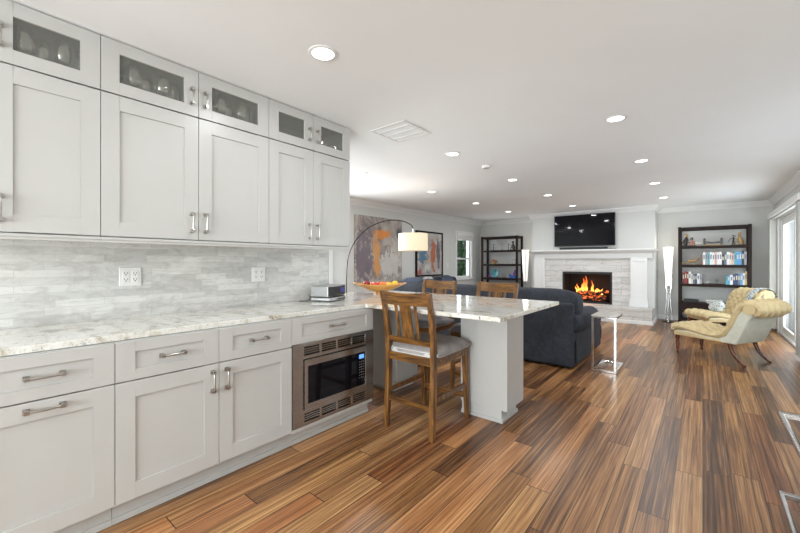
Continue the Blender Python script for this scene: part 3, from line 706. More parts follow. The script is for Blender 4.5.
for x_, y_ in ((SX0 + .08, SY + .08), (SX1 - .08, SY + .08), (SX0 + .08, 5.42), (SX1 - .08, 6.0)):
    link('foot', G().lathe([(.02, .0015), (.025, .04)], c=(x_, y_, 0), n=12), BLACKP, sf, world=True)
# sofa along left wall
s2_ = thing('sofa', 'dark blue sofa against the left wall under the paintings', 'sofa', (-4.6, 6.9, 0))
link('base_frame', G().box(-5.05, -4.22, 5.75, 8.10, .04, .38), NAVY, s2_, world=True, bevel=.02)
link('back_panel', G().box(-5.06, -4.85, 5.72, 8.13, .03, .74), NAVY, s2_, world=True, bevel=.04)
for y0, y1 in ((5.70, 5.90), (7.95, 8.15)): link('arm', G().cushion((-4.64, (y0 + y1) / 2, .33), (.88, .24, .60), .3, .25, n=28), NAVY, s2_, world=True, smooth=True)
for k in range(2):
    yc = 6.40 + k * 1.03
    link('back_cushion', G().cushion((-4.79, yc, .70), (.24, 1.0, .42), .38, .32, seed=k, wr=.03, n=32), NAVY, s2_, world=True, smooth=True)
    link('seat_cushion', G().cushion((-4.50, yc, .44), (.66, 1.02, .16), .3, .2, n=32), NAVY, s2_, world=True, smooth=True)
TN = plain('pale blue-grey pillow cloth', (.45, .45, .46), .9)
NV2 = fabric('slate blue pillow fabric', (.055, .07, .105), .35, .85, 22, .4)
def pillow(c, size, rot, mat, label):
    g = G(); g.cushion((0, 0, 0), size, .75, .42, rot=rot, n=30, m=14); o = link('throw_pillow', g, mat, smooth=True); o.location = c; return tag(o, label, 'pillow', 'throw pillows on the sofas')
RX = lambda a, b_: Matrix.Rotation(a, 3, 'Z') @ Matrix.Rotation(b_, 3, 'X')
pillow((-3.84, 5.02, .77), (.50, .17, .46), RX(.5, -.35), NV2, 'slate blue throw pillow left on the sofa, just right of the fruit bowl')
pillow((-3.53, 5.03, .77), (.48, .17, .42), RX(.1, -.25), NAVY, 'charcoal throw pillow behind the stool, on the sofa beneath the arc lamp')
pillow((-4.62, 7.35, .73), (.17, .50, .46), Matrix.Rotation(-.3, 3, 'Y'), NV2, 'slate blue pillow on the wall sofa nearest the window')
pillow((-4.60, 6.55, .80), (.14, .36, .30), Matrix.Rotation(-.3, 3, 'Y'), TN, 'pale grey pillow on the wall sofa below the smaller painting')

# chrome side table (C shape)
st_ = thing('side_table', 'chrome C-shaped side table with pale stone top beside the sofa arm', 'table', (-.885, 4.98, 0))
tx0, tx1, ty0, ty1, tz = -.985, -.755, 4.715, 5.20, .635
sq = .0125
g = G()
for x_ in (tx0, tx1): g.box(x_ - sq, x_ + sq, ty0, ty1, .0015, .0265)
for y_ in (ty0, ty1): g.box(tx0 - sq, tx1 + sq, y_ - sq, y_ + sq, .0015, .0265)
link('base_frame', g, CHROME, st_, world=True, bevel=.002)
for x_ in (tx0, tx1): link('leg', G().box(x_ - sq, x_ + sq, ty0 - sq, ty0 + sq, .0265, tz - .02), CHROME, st_, world=True, bevel=.002)
g = G()
for x_ in (tx0, tx1): g.box(x_ - sq, x_ + sq, ty0, ty1 - .1, tz - .02, tz - .004)
g.box(tx0 + sq, tx1 - sq, ty0 - .01, ty0 + .015, tz - .02, tz - .004)
link('top_frame', g, CHROME, st_, world=True, bevel=.002)
link('table_top', G().box(tx0 - .015, tx1 + .015, ty0 - .018, ty1 - .08, tz - .004, tz + .012), plain('pale stone table top', (.50, .47, .43), .25, var=.12, scale=14), st_, world=True, bevel=.002)

# arc lamp
al = thing('arc_floor_lamp', 'tall black arc floor lamp with cream drum shade reaching over the sofa', 'lamp', (-4.27, 3.87, 0))
DX, DY_ = .80, .66    # from pole to shade
link('base', G().lathe([(.16, 0.0015), (.17, .004), (.17, .03), (.155, .04), (.02, .042)], n=36), BLACKP, al, smooth=True)
h1 = [(0, 0, .04), (0, 0, .6), (0, 0, 1.0)]
key = [(0, 0, 1.0), (.02, .012, 1.30), (.08, .06, 1.52), (.18, .15, 1.70), (.32, .26, 1.83), (.50, .41, 1.905), (.66, .54, 1.90), (.77, .635, 1.84), (.80, .66, 1.775)]
def catmull(P_, n=8):
    out = []; P_ = [Vector(p) for p in P_]; P_ = [P_[0] * 2 - P_[1]] + P_ + [P_[-1] * 2 - P_[-2]]
    for i in range(1, len(P_) - 2):
        for k in range(n):
            t_ = k / n; a, b_, c, d_ = P_[i - 1:i + 3]
            out.append(.5 * ((2 * b_) + (-a + c) * t_ + (2 * a - 5 * b_ + 4 * c - d_) * t_ ** 2 + (-a + 3 * b_ - 3 * c + d_) * t_ ** 3))
    out.append(P_[-2]); return out
link('arc_pole', G().tube(h1[:2] + catmull(key), .0085, 12), plain('dark bronze tube', (.05, .045, .042), .3, .8), al, smooth=True)
shd = NB('glowing cream lampshade'); shd.set(Base_Color=(.80, .70, .52), Roughness=.8, Emission_Color=(1.0, .80, .50), Emission_Strength=.26)
sm = (DX, DY_, 0)
link('lamp_shade', G().lathe([(.222, 1.435), (.228, 1.435), (.228, 1.70), (.222, 1.70), (.222, 1.435)], c=sm, n=48), shd.m, al, smooth=True)
link('diffuser', G().lathe([(.218, 1.438), (.218, 1.444), (.001, 1.444), (.001, 1.438)][:3], c=sm, n=40), glow('lit lamp diffuser', (1, .93, .82), 1.5), al)
link('socket_stem', G().tube([(DX, DY_, 1.775), (DX, DY_, 1.58)], .009, 10).ball((DX, DY_, 1.56), .03), CHROME, al, smooth=True)
link('shade_spider', G().tube([(DX - .222, DY_, 1.69), (DX + .222, DY_, 1.69)], .003, 6).tube([(DX, DY_ - .222, 1.69), (DX, DY_ + .222, 1.69)], .003, 6), CHROME, al)
l = bpy.data.lights.new('bulb', 'POINT'); l.energy = 2.2; l.color = (1, .84, .64); l.shadow_soft_size = .05
o = bpy.data.objects.new('bulb', l); COL.objects.link(o); o.parent = al; o.location = (DX, DY_, 1.63)

# paintings
def painting(y0, y1, z0, z1, mat, frame, label, th=.045):
    t = thing('painting', label, 'painting', (XL + .001, (y0 + y1) / 2, (z0 + z1) / 2))
    if frame:
        f_ = .035; g = G().box(0, th, y0, y0 + f_, z0, z1).box(0, th, y1 - f_, y1, z0, z1).box(0, th, y0 + f_, y1 - f_, z0, z0 + f_).box(0, th, y0 + f_, y1 - f_, z1 - f_, z1)
        bmesh.ops.translate(g.b, verts=g.b.verts, vec=(XL + .001, 0, 0)); link('frame', g, ESPR, t, world=True, bevel=.003)
        g = G().box(XL + .002, XL + .025, y0 + f_, y1 - f_, z0 + f_, z1 - f_); link('canvas', g, mat, t, world=True)
    else:
        link('canvas', G().box(XL + .001, XL + .001 + th, y0, y1, z0, z1), mat, t, world=True, bevel=.003)
ART1 = m_abstract('abstract canvas grey and orange', 1.3, [(.30, (.09, .075, .085)), (.62, (.55, .50, .45)), (.42, (.24, .20, .20)), (.50, (.40, .35, .31))],
    [(-.47, -.20, .30, .75, (.16, .13, .16), .62), (.28, -.30, .40, .42, (.60, .57, .53), .60), (.06, .33, .40, .13, (.72, .24, .03), .66), (-.12, .0, .13, .60, (.66, .31, .10), .70), (-.08, -.40, .13, .30, (.68, .30, .07), .75), (.60, .35, .13, .18, (.09, .08, .08), .7)])
ART2 = m_abstract('abstract canvas blue and rust', 4.1, [(.30, (.10, .09, .11)), (.62, (.62, .60, .57)), (.42, (.30, .27, .28)), (.50, (.45, .42, .40))],
    [(-.28, -.02, .28, .27, (.06, .17, .27), .62), (.14, -.02, .15, .52, (.45, .11, .03), .66), (-.15, -.34, .18, .14, (.62, .60, .55), .7), (-.12, -.17, .22, .03, (.60, .38, .08), .7), (-.42, -.42, .1, .1, (.45, .07, .03), .7), (.37, .0, .1, .5, (.13, .11, .12), .65), (.0, .40, .4, .09, (.50, .46, .42), .7)])
painting(4.815, 6.20, .835, 2.165, ART1, False, 'large unframed abstract canvas in grey, white and orange on the left wall')
painting(6.73, 7.84, .92, 1.99, ART2, True, 'smaller dark-framed abstract painting in blue, rust and grey near the window')
sw = thing('light_switch', 'white light switch plate between the framed painting and the window', 'switch', (XL + .001, 8.12, 1.17))
link('cover_plate', G().box(0, .006, -.04, .04, -.06, .06), WHITEP, sw, bevel=.002); link('toggle', G().box(.006, .014, -.006, .006, -.012, .012), WHITEP, sw)

# ------------------------------------------------------------ fireplace
HY = 8.79
struct('fireplace_hearth', G().box(BX0 + .0, BX1, HY, BY - .001, .05, .285).box(BX0 + .0, BX1 , HY - .0, BY - .001, .285, .312), LEDG)
struct('trim_6', sweep([(BX1, BY), (BX1, HY), (BX0, HY), (BX0, BY)], [(0, .001), (.014, .001), (.014, .062), (0, .07)]), TRIM)
sx0, sx1 = -2.99, -1.18
struct('fireplace_surround', G().box(sx0, FX0, BY - .03, BY - .001, .313, 1.345).box(FX1, sx1, BY - .03, BY - .001, .313, 1.345).box(FX0, FX1, BY - .03, BY - .001, FZ1, 1.345).box(FX0, FX1, BY - .03, BY - .001, .313, FZ0 + .001), LEDG, bevel=.002)
mt = thing('mantelpiece', 'white panelled mantelpiece with crown shelf around the stone fireplace', 'mantelpiece', (-2.05, BY - .05, .313))
link('mantel_shelf', G().box(BX0 + .06, BX1 - .0, BY - .235, BY - .001, 1.513, 1.545), TRIM, mt, world=True, bevel=.006)
link('frieze', G().box(BX0 + .09, BX1 - .04, BY - .085, BY - .001, 1.345, 1.45), TRIM, mt, world=True, bevel=.002)
cr = [(0, 1.45), (.0, 1.445), (.03, 1.445), (.04, 1.462), (.075, 1.48), (.12, 1.50), (.13, 1.513), (0, 1.513)]
link('shelf_moulding', sweep([(BX1 - .04, BY - .002), (BX1 - .04, BY - .085), (BX0 + .09, BY - .085), (BX0 + .09, BY - .002)], [(-o2 if False else o2, z_) for o2, z_ in cr[1:]]), TRIM, mt, world=True, smooth=True)
for (a, b_, nm) in ((-3.23, -2.985, 'pilaster'), (-1.185, -.895, 'pilaster')):
    g = G().box(a, b_, BY - .10, BY - .031, .40, 1.345); f_ = .05
    g.box(a, a + f_, BY - .112, BY - .10, .46, 1.345).box(b_ - f_, b_, BY - .112, BY - .10, .46, 1.345).box(a + f_, b_ - f_, BY - .112, BY - .10, 1.27, 1.345).box(a + f_, b_ - f_, BY - .112, BY - .10, .46, .56)
    g.box(a - .02, b_ + .02, BY - .13, BY - .031, .313, .45).box(a - .012, b_ + .012, BY - .122, BY - .031, .45, .475).box(a, b_, BY - .031, BY - .001, .314, 1.345)
    link(nm, g, TRIM, mt, world=True, bevel=.002)
fb = thing('firebox', 'black metal firebox with dark lining inside the fireplace opening', 'firebox', (-2.06, 9.5, FZ0))
g = G().box(FX0 + .001, FX0 + .012, BY + .0, 9.80, FZ0 + .001, FZ1 - .001).box(FX1 - .012, FX1 - .001, BY, 9.80, FZ0 + .001, FZ1 - .001).box(FX0 + .012, FX1 - .012, BY, 9.80, FZ1 - .012, FZ1 - .001).box(FX0 + .012, FX1 - .012, BY, 9.80, FZ0 + .001, FZ0 + .012).box(FX0 + .012, FX1 - .012, 9.79, 9.80, FZ0 + .012, FZ1 - .012)
link('lining', g, plain('sooty lining', (.018, .015, .014), .8), fb, world=True)
link('face_frame', G().box(FX0 + .001, FX0 + .035, BY - .028, BY - .001, FZ0 + .002, FZ1 - .001).box(FX1 - .035, FX1 - .001, BY - .028, BY - .001, FZ0 + .002, FZ1 - .001).box(FX0 + .035, FX1 - .035, BY - .028, BY - .001, FZ1 - .05, FZ1 - .001).box(FX0 + .035, FX1 - .035, BY - .028, BY - .001, FZ0 + .002, FZ0 + .03), BLACKP, fb, world=True)
g = G()
for k in range(9): g.tube([(-2.36 + k * .075, 9.38, FZ0 + .012), (-2.36 + k * .075, 9.38, FZ0 + .05), (-2.36 + k * .075, 9.62, FZ0 + .05)], .006, 6)
g.box(-2.40, -1.72, 9.46, 9.475, FZ0 + .012, FZ0 + .05)
tag(link('fire_grate', g, BLACKP), 'black iron grate under the burning logs', 'grate')
BARK = NB('charred glowing log'); nn = BARK.noise(BARK.coords(), 14, 4, .7)
BARK.set(Base_Color=BARK.ramp(nn, [(.4, (.02, .012, .01)), (.7, (.16, .07, .035))]), Roughness=.9, Emission_Color=(1, .16, .03), Emission_Strength=BARK.math('MULTIPLY', BARK.math('GREATER_THAN', nn, .565), 1.2)); BARK.bump(nn, 1, .02)
def log(p0, p1, r, label):
    P_ = [Vector(p0).lerp(Vector(p1), k / 8) + Vector((0, R.uniform(-.008, .008), R.uniform(-.008, .008))) for k in range(9)]
    tag(link('log', G().tube(P_, [r * R.uniform(.88, 1.08) for _ in P_], 14), BARK.m, smooth=True), label, 'log', 'logs on the fire')
log((-2.38, 9.42, .43), (-1.70, 9.46, .42), .05, 'charred log lowest at the front of the fire')
log((-2.36, 9.58, .44), (-1.72, 9.56, .43), .055, 'charred log at the back of the fire')
log((-2.28, 9.46, .545), (-1.80, 9.54, .535), .045, 'glowing log stacked on top in the middle of the fire')
log((-1.98, 9.40, .50), (-1.66, 9.52, .58), .04, 'dark log leaning up at the right of the fire')
fl = NB('fire flames'); tc = fl.n('ShaderNodeTexCoord'); sp = fl.n('ShaderNodeSeparateXYZ', {0: tc.outputs['Object']})
fr = fl.ramp(fl.math('MULTIPLY_ADD', fl.noise(fl.coords(scale=(9, 9, 3)), 2, 3), .35, fl.math('DIVIDE', fl.math('SUBTRACT', sp.outputs[2], .0), .42)), [(.12, (1, .60, .16)), (.85, (.85, .12, .02)), (.5, (1, .33, .05))])
em = fl.n('ShaderNodeEmission', {0: fr, 1: 2.6}); tp = fl.n('ShaderNodeBsdfTransparent')
lw = fl.n('ShaderNodeLayerWeight', {0: .35}); mx = fl.n('ShaderNodeMixShader', {0: fl.math('MULTIPLY_ADD', lw.outputs[1], .75, .02), 1: em.outputs[0], 2: tp.outputs[0]})
fl.t.links.new(mx.outputs[0], fl.t.nodes['Material Output'].inputs[0])
fg = G()
for k in range(20):
    u = R.uniform(-1, 1); x_ = -.02 + u * .30; hh = (.34 * math.exp(-((x_ + .05) / .17) ** 2) + .09) * R.uniform(.6, 1.05); y_ = R.uniform(-.06, .07)
    bend = R.uniform(-.05, .05); ph = R.uniform(0, 6); w_ = R.uniform(.014, .032); z0 = R.uniform(.0, .05)
    P_ = [(x_ + bend * (q / 9) + .012 * math.sin(ph + q * .9), y_ + .008 * math.cos(ph + q), z0 + hh * q / 9) for q in range(10)]
    fg.tube(P_, [w_ * (math.sin(PI * min(1, (q + 1.2) / 10)) ** .8) * (1 - q / 10) ** .35 + .0008 for q in range(10)], 10)
fo = link('flames', fg, fl.m, smooth=True); fo.location = (-2.04, 9.50, .50); fo['kind'] = 'stuff'; tag(fo, 'orange and yellow flames rising from the logs in the fireplace', 'fire')
l = bpy.data.lights.new('fire_glow', 'POINT'); l.energy = 5; l.color = (1, .35, .08); l.shadow_soft_size = .1
o = bpy.data.objects.new('fire_glow', l); COL.objects.link(o); o.parent = fo; o.location = (0, -.02, .12)

# television
tv = thing('television', 'large black flat television on the wall above the mantel', 'television', (-2.12, BY - .05, 2.0), 0)
tx0_, tx1_, tz0, tz1 = -2.755, -1.475, 1.625, 2.355
link('housing', G().box(tx0_, tx1_, BY - .085, BY - .05, tz0, tz1), BLACKP, tv, world=True, bevel=.004)
link('screen', G().box(tx0_ + .01, tx1_ - .01, BY - .0865, BY - .0852, tz0 + .016, tz1 - .01), BLACKG, tv, world=True)
link('wall_bracket', G().box(-2.35, -1.9, BY - .05, BY - .001, 1.8, 2.15), BLACKP, tv, world=True)
tag(link('soundbar', G().box(-2.62, -1.62, BY - .15, BY - .07, 1.5465, 1.60), BLACKP, bevel=.008), 'long black soundbar on the mantel under the television', 'soundbar')
mb = thing('media_box', 'small pale media box at the right end of the soundbar on the mantel', 'media box', (-1.52, BY - .12, 1.5465))
link('casing', G().box(-.08, .08, -.05, .05, 0, .024), SILV, mb, bevel=.004); link('front_strip', G().box(-.07, .07, -.0512, -.0498, .006, .016), BLACKP, mb)

# floor lamps
def torch(loc, label):
    t = thing('floor_lamp', label, 'lamp', loc, 0, 'cone shade floor lamps')
    link('base', G().lathe([(.105, 0), (.105, .010), (.02, .016)], n=28), BLACKP, t, smooth=True)
    for k in range(3):
        a = k * 2 * PI / 3 + .5
        link('leg', G().tube([(.075 * math.cos(a), .075 * math.sin(a), .012), (.030 * math.cos(a), .030 * math.sin(a), .55), (.055 * math.cos(a), .055 * math.sin(a), .80), (.103 * math.cos(a), .103 * math.sin(a), 1.59)], .006, 8), CHROME, t, smooth=True)
    link('stem', G().tube([(0, 0, .01), (0, 0, .76)], .007, 8).ball((0, 0, .34), .018), CHROME, t, smooth=True)
    link('lamp_shade', G().lathe([(.045, .76), (.095, 1.575), (.088, 1.575), (.040, .775)], n=28), glow('lit white cone shade', (1, .94, .84), .6), t, smooth=True)
    l = bpy.data.lights.new('bulb', 'POINT'); l.energy = 1.6; l.color = (1, .90, .76); l.shadow_soft_size = .06
    o = bpy.data.objects.new('bulb', l); COL.objects.link(o); o.parent = t; o.location = (0, 0, 1.64); return t
t1_ = torch((-.555, 9.55, 0), 'lit white cone floor lamp on chrome legs right of the fireplace')
t2_ = copy_thing(t1_, (-3.555, 9.45, 0), .4, 'lit white cone floor lamp between the left bookcase and the fireplace')

# ------------------------------------------------------------ bookcases
def bookcase(x0, x1, y0, y1, H_, shelves, label, drawers=False):
    t = thing('bookcase', label, 'bookcase', ((x0 + x1) / 2, (y0 + y1) / 2, 0), 0, 'dark wooden bookcases on the far wall')
    p = .052
    for x_ in (x0, x1 - p):
        for y_ in (y0, y1 - p): link('post', G().box(x_, x_ + p, y_, y_ + p, .0015, H_), ESPR, t, world=True, bevel=.003)
    link('top_rail', G().box(x0 + p, x1 - p, y0 + .005, y0 + .03, H_ - .065, H_ - .01).box(x0 + p, x1 - p, y1 - .03, y1 - .005, H_ - .065, H_ - .01).box(x0 + .012, x0 + .035, y0 + p, y1 - p, H_ - .065, H_ - .01).box(x1 - .035, x1 - .012, y0 + p, y1 - p, H_ - .065, H_ - .01), ESPX, t, world=True)
    for z_ in shelves:
        link('shelf', G().box(x0 + .010, x1 - .010, y0 + p, y1 - p, z_ - .03, z_).box(x0 + p, x1 - p, y0 + .002, y0 + p, z_ - .055, z_).box(x0 + p, x1 - p, y1 - p, y1 - .002, z_ - .045, z_), ESPX, t, world=True, bevel=.002)
    if drawers:
        link('drawer_case', G().box(x0 + p, x1 - p, y0 + .03, y1 - .01, .235, .395), ESPX, t, world=True)
        for a, b_ in ((x0 + p + .004, (x0 + x1) / 2 - .003), ((x0 + x1) / 2 + .003, x1 - p - .004)):
            d = link('drawer', G().box(a, b_, y0 + .006, y0 + .029, .24, .392), ESPX, t, world=True, bevel=.002)
            link('knob', G().ball(((a + b_) / 2, y0 - .006, .316), .013), NICK, d, world=True, smooth=True)
    else:
        for s_, xx in ((-1, x0 + .02), (1, x1 - .02)):
            link('side_brace', G().tube([(xx, y0 + .03, .2), (xx, y1 - .03, .6)], .008, 6), ESPR, t, world=True)
    return t
LX0, LX1, LY0, LY1 = -4.855, -3.79, 9.50, 9.90
bookcase(LX0, LX1, LY0, LY1, 1.97, (1.585, 1.205, .82, .44, .12), 'dark open bookcase on the far wall left of the fireplace, beside the window')
RX0, RX1, RY0, RY1 = -.388, .712, 9.47, 9.87
bookcase(RX0, RX1, RY0, RY1, 1.975, (1.585, 1.205, .82, .44, .12), 'tall dark bookcase full of books right of the fireplace', drawers=True)

bookmats = {}
def bookmat(cn):
    cols = dict(white=(.75, .74, .72), cream=(.66, .60, .48), black=(.03, .03, .035), navy=(.04, .06, .14), blue=(.10, .30, .55), teal=(.10, .38, .42), red=(.30, .03, .03), maroon=(.13, .02, .025), brown=(.22, .10, .05), grey=(.33, .33, .35), pink=(.62, .38, .38), tan=(.50, .36, .20), slate=(.14, .16, .22))
    if cn not in bookmats: bookmats[cn] = plain(cn + ' book cover', cols[cn], .5, var=.08)
    return bookmats[cn]
PAGES = plain('book pages', (.78, .75, .66), .8)
def books(seq, x, z, y0, where, group):
    for k, (cn, th, h_) in enumerate(seq):
        dp = .17
        t = thing('book', '%s book, %s from the left, %s' % (cn, ORD[k], where), 'book', (x + th / 2, y0 + dp / 2, z + .0005), 0, group)
        hw = th / 2 - .0008
        link('cover', G().box(-hw, hw, -dp / 2, -dp / 2 + .003, 0, h_).box(-hw, -hw + .0025, -dp / 2 + .003, dp / 2, 0, h_).box(hw - .0025, hw, -dp / 2 + .003, dp / 2, 0, h_), bookmat(cn), t)
        link('pages', G().box(-hw + .0026, hw - .0026, -dp / 2 + .004, dp / 2 - .004, .003, h_ - .004), PAGES, t)
        if th > .024:
            link('spine_title', G().box(-hw * .5, hw * .5, -dp / 2 - .0006, -dp / 2, h_ * .45, h_ * .8), bookmat('cream' if cn in ('black', 'navy', 'maroon', 'red', 'slate', 'blue') else 'slate'), t)
        x += th
    return x
def mk(cols): return [(c, R.uniform(.026, .042), R.uniform(.20, .255)) for c in cols]
books([(c, .0355, h) for c, h in zip(['brown', 'white', 'grey', 'teal', 'white', 'white', 'pink', 'white', 'white', 'black', 'slate', 'white', 'cream', 'pink', 'teal', 'blue', 'blue', 'black', 'grey'], [.19, .245, .25, .24, .255, .235, .25, .245, .255, .20, .235, .25, .24, .22, .25, .24, .25, .26, .25])], -.030, 1.205, RY0 + .03, 'second shelf of the right bookcase', 'books on the second shelf of the right bookcase')
books([(c, t_, h) for c, t_, h in [('maroon', .033, .22), ('red', .036, .25), ('maroon', .03, .24), ('white', .04, .245), ('cream', .028, .20), ('slate', .034, .19), ('navy', .032, .20), ('white', .04, .21), ('grey', .034, .20)]], -.318, .82, RY0 + .03, 'left row on the third bookcase shelf', 'books at the left of the third shelf')
books([(c, t_, h) for c, t_, h in [('teal', .030, .16), ('blue', .032, .18), ('white', .042, .19), ('navy', .036, .20), ('navy', .036, .22), ('slate', .030, .215), ('blue', .036, .225), ('cream', .03, .23), ('tan', .034, .26)]], .345, .82, RY0 + .03, 'right row on the third bookcase shelf', 'books at the right of the third shelf')
# figurines and ornaments
DKB = plain('dark bronze ornament', (.05, .045, .042), .35, .5); TAN = plain('tan carved ornament', (.50, .32, .14), .5, var=.2); IVO = plain('ivory ornament', (.68, .64, .55), .45); BLU = plain('vivid blue ornament', (.05, .14, .45), .3, var=.2); PUR = plain('purple ornament', (.20, .05, .28), .3); TEAL = plain('teal ornament', (.05, .25, .28), .3, var=.3); REDB = plain('dusty rose ornament', (.45, .20, .15), .6, var=.3); SILVM = plain('tarnished silver', (.35, .34, .32), .3, 1)
def seated_figure(loc, label, m1, m2, rz=0, s=1.0):
    t = thing('figurine', label, 'figurine', loc, rz)
    link('base', G().box(-.06 * s, .06 * s, -.03, .03, 0, .012), DKB, t, bevel=.003)
    link('body', G().tube([(-.02 * s, 0, .012), (-.015 * s, 0, .05 * s), (0, 0, .10 * s), (.005 * s, 0, .135 * s)], [.028 * s, .032 * s, .024 * s, .010 * s], 12).tube([(-.01 * s, -.01, .045 * s), (.045 * s, -.01, .06 * s), (.05 * s, -.01, .014)], [.014 * s, .011 * s, .008 * s], 8).tube([(0, -.015, .105 * s), (.035 * s, -.02, .085 * s), (.055 * s, -.012, .10 * s)], [.010 * s, .008 * s, .006 * s], 8), m1, t, smooth=True)
    link('head', G().ball((.006 * s, 0, .155 * s), .021 * s).tube([(-.012 * s, 0, .168 * s), (.022 * s, 0, .172 * s)], [.018 * s, .006 * s], 8), m2, t, smooth=True)
    return t
def animal(loc, label, m, rz=0, s=1.0, cat='animal figurine'):
    g = G().tube([(-.06 * s, 0, .055 * s), (-.03 * s, 0, .062 * s), (.02 * s, 0, .06 * s), (.05 * s, 0, .07 * s)], [.016 * s, .027 * s, .024 * s, .016 * s], 12)
    g.tube([(.045 * s, 0, .07 * s), (.07 * s, 0, .10 * s), (.095 * s, 0, .098 * s)], [.015 * s, .015 * s, .006 * s], 10)
    for x_ in (-.045, .035):
        for y_ in (-.014, .014): g.tube([(x_ * s, y_ * s, .055 * s), (x_ * s + .004, y_ * s, 0)], [.010 * s, .007 * s], 8)
    g.tube([(-.06 * s, 0, .06 * s), (-.085 * s, 0, .045 * s)], [.005 * s, .003 * s], 6)
    for y_ in (-.008, .008): g.tube([(.066 * s, y_ * s, .108 * s), (.062 * s, y_ * s, .125 * s)], [.005 * s, .001], 6)
    o = link('animal_figurine', g, m, smooth=True); o.location = loc; o.rotation_euler = (0, 0, rz); return tag(o, label, cat)
S1, S2, S3, S4 = 1.5855, 1.2055, .8205, .4405
ym = RY0 + .16
seated_figure((-.262, ym, S1), 'dark seated figurine, leftmost on the top shelf of the right bookcase', DKB, TAN, 0, 1.4)
seated_figure((-.165, ym - .06, S1), 'small dark and tan figurine beside the leftmost one on the top shelf', REDB, DKB, .8, .95)
animal((-.07, ym, S1), 'small ivory animal figurine on the top shelf left of the bridge model', IVO, PI, .95)
sh_ = thing('bridge_model', 'dark model of a small bridge with tan base in the middle of the top shelf', 'model', (.16, ym, S1))
link('base', G().box(-.15, .15, -.03, .03, 0, .022), TAN, sh_, bevel=.004)
g = G()
for x_ in (-.13, .13):
    for y_ in (-.022, .022): g.tube([(x_, y_, .022), (x_, y_, .13)], .008, 8)
for y_ in (-.022, .022):
    g.tube([(-.15 + .3 * k / 12, y_, .10 - .03 * math.sin(PI * k / 12)) for k in range(13)], .006, 8)
    for k in range(1, 12): g.tube([(-.13 + .26 * k / 12, y_, .045), (-.13 + .26 * k / 12, y_, .10 - .03 * math.sin(PI * k / 12))], .003, 6)
g.box(-.14, .14, -.028, .028, .045, .068)
for x_ in (-.13, .13): g.box(x_ - .018, x_ + .018, -.03, .03, .022, .15)
link('span', g, DKB, sh_, smooth=True)
seated_figure((.555, ym + .02, S1), 'tan figurine with golden head, rightmost on the top shelf', TAN, TAN, PI, 1.35)
dn = thing('figurine', 'slim black standing figure beside the tan one on the top shelf', 'figurine', (.46, ym - .02, S1))
link('base', G().lathe([(.035, 0), (.035, .008), (.005, .010)], n=16), DKB, dn)
link('body', G().tube([(-.012, 0, .008), (-.006, 0, .07), (.006, 0, .12), (.0, 0, .16)], [.006, .009, .016, .008], 10).tube([(.012, 0, .008), (.008, 0, .07), (.006, 0, .12)], [.006, .009, .012], 8).tube([(.0, 0, .148), (-.04, 0, .13), (-.075, 0, .06)], [.006, .005, .004], 8).tube([(.0, 0, .148), (.03, 0, .17), (.035, 0, .19)], [.006, .005, .004], 8), BLACKP, dn, smooth=True)
link('head', G().ball((0, 0, .185), .015), BLACKP, dn, smooth=True)
animal((-.30, ym, S2), 'small dark-tan animal figurine at the left end of the second shelf', TAN, 0, .55)
animal((-.16, ym, S2), 'large tan horse figurine on the second shelf beside the books', TAN, 0, 1.25)
animal((.055, ym, S3), 'small white animal figurine in the middle of the third shelf', IVO, 0, .45)
animal((.10, ym + .05, S3), 'small white animal figurine just right of its twin on the third shelf', IVO, PI, .45)
cs = thing('ornament', 'small dark branching ornament on the third shelf left of the blue books', 'ornament', (.22, ym, S3))
link('base', G().lathe([(.022, 0), (.02, .008), (.004, .01)], n=14), DKB, cs)
g = G().tube([(0, 0, .008), (0, 0, .11)], .004, 8)
for a in (-1, 1): g.tube([(0, 0, .05), (a * .025, 0, .065), (a * .032, 0, .095)], .003, 6)
link('branches', g, DKB, cs, smooth=True)
tag(link('storage_box', G().box(-.30, -.06, RY0 + .05, RY0 + .30, S4, S4 + .055), BLACKP, bevel=.004), 'flat black box at the left of the fourth shelf', 'box')
for k in range(4):
    o = link('magazine', G().box(-.13, .13, -.10, .10, 0, .016), bookmat(['white', 'grey', 'cream', 'white'][k]), bevel=.002); o.location = (.19 + R.uniform(-.015, .015), RY0 + .17, S4 + k * .0165); o.rotation_euler = (0, 0, R.uniform(-.08, .08))
    tag(o, '%s magazine, %s from the bottom of the stack on the fourth shelf' % (['white', 'grey', 'cream', 'white'][k], ORD[k]), 'magazine', 'magazines on the fourth shelf')
ds = thing('round_tray', 'pale round tray leaning low on the bottom shelf of the right bookcase', 'tray', (-.20, ym, .1505))
link('rim', G().lathe([(.09, 0), (.12, .03), (.115, .03), (.085, .006), (.001, .006)], n=28), WHITEP, ds, smooth=True)
ds.location.z = .1205
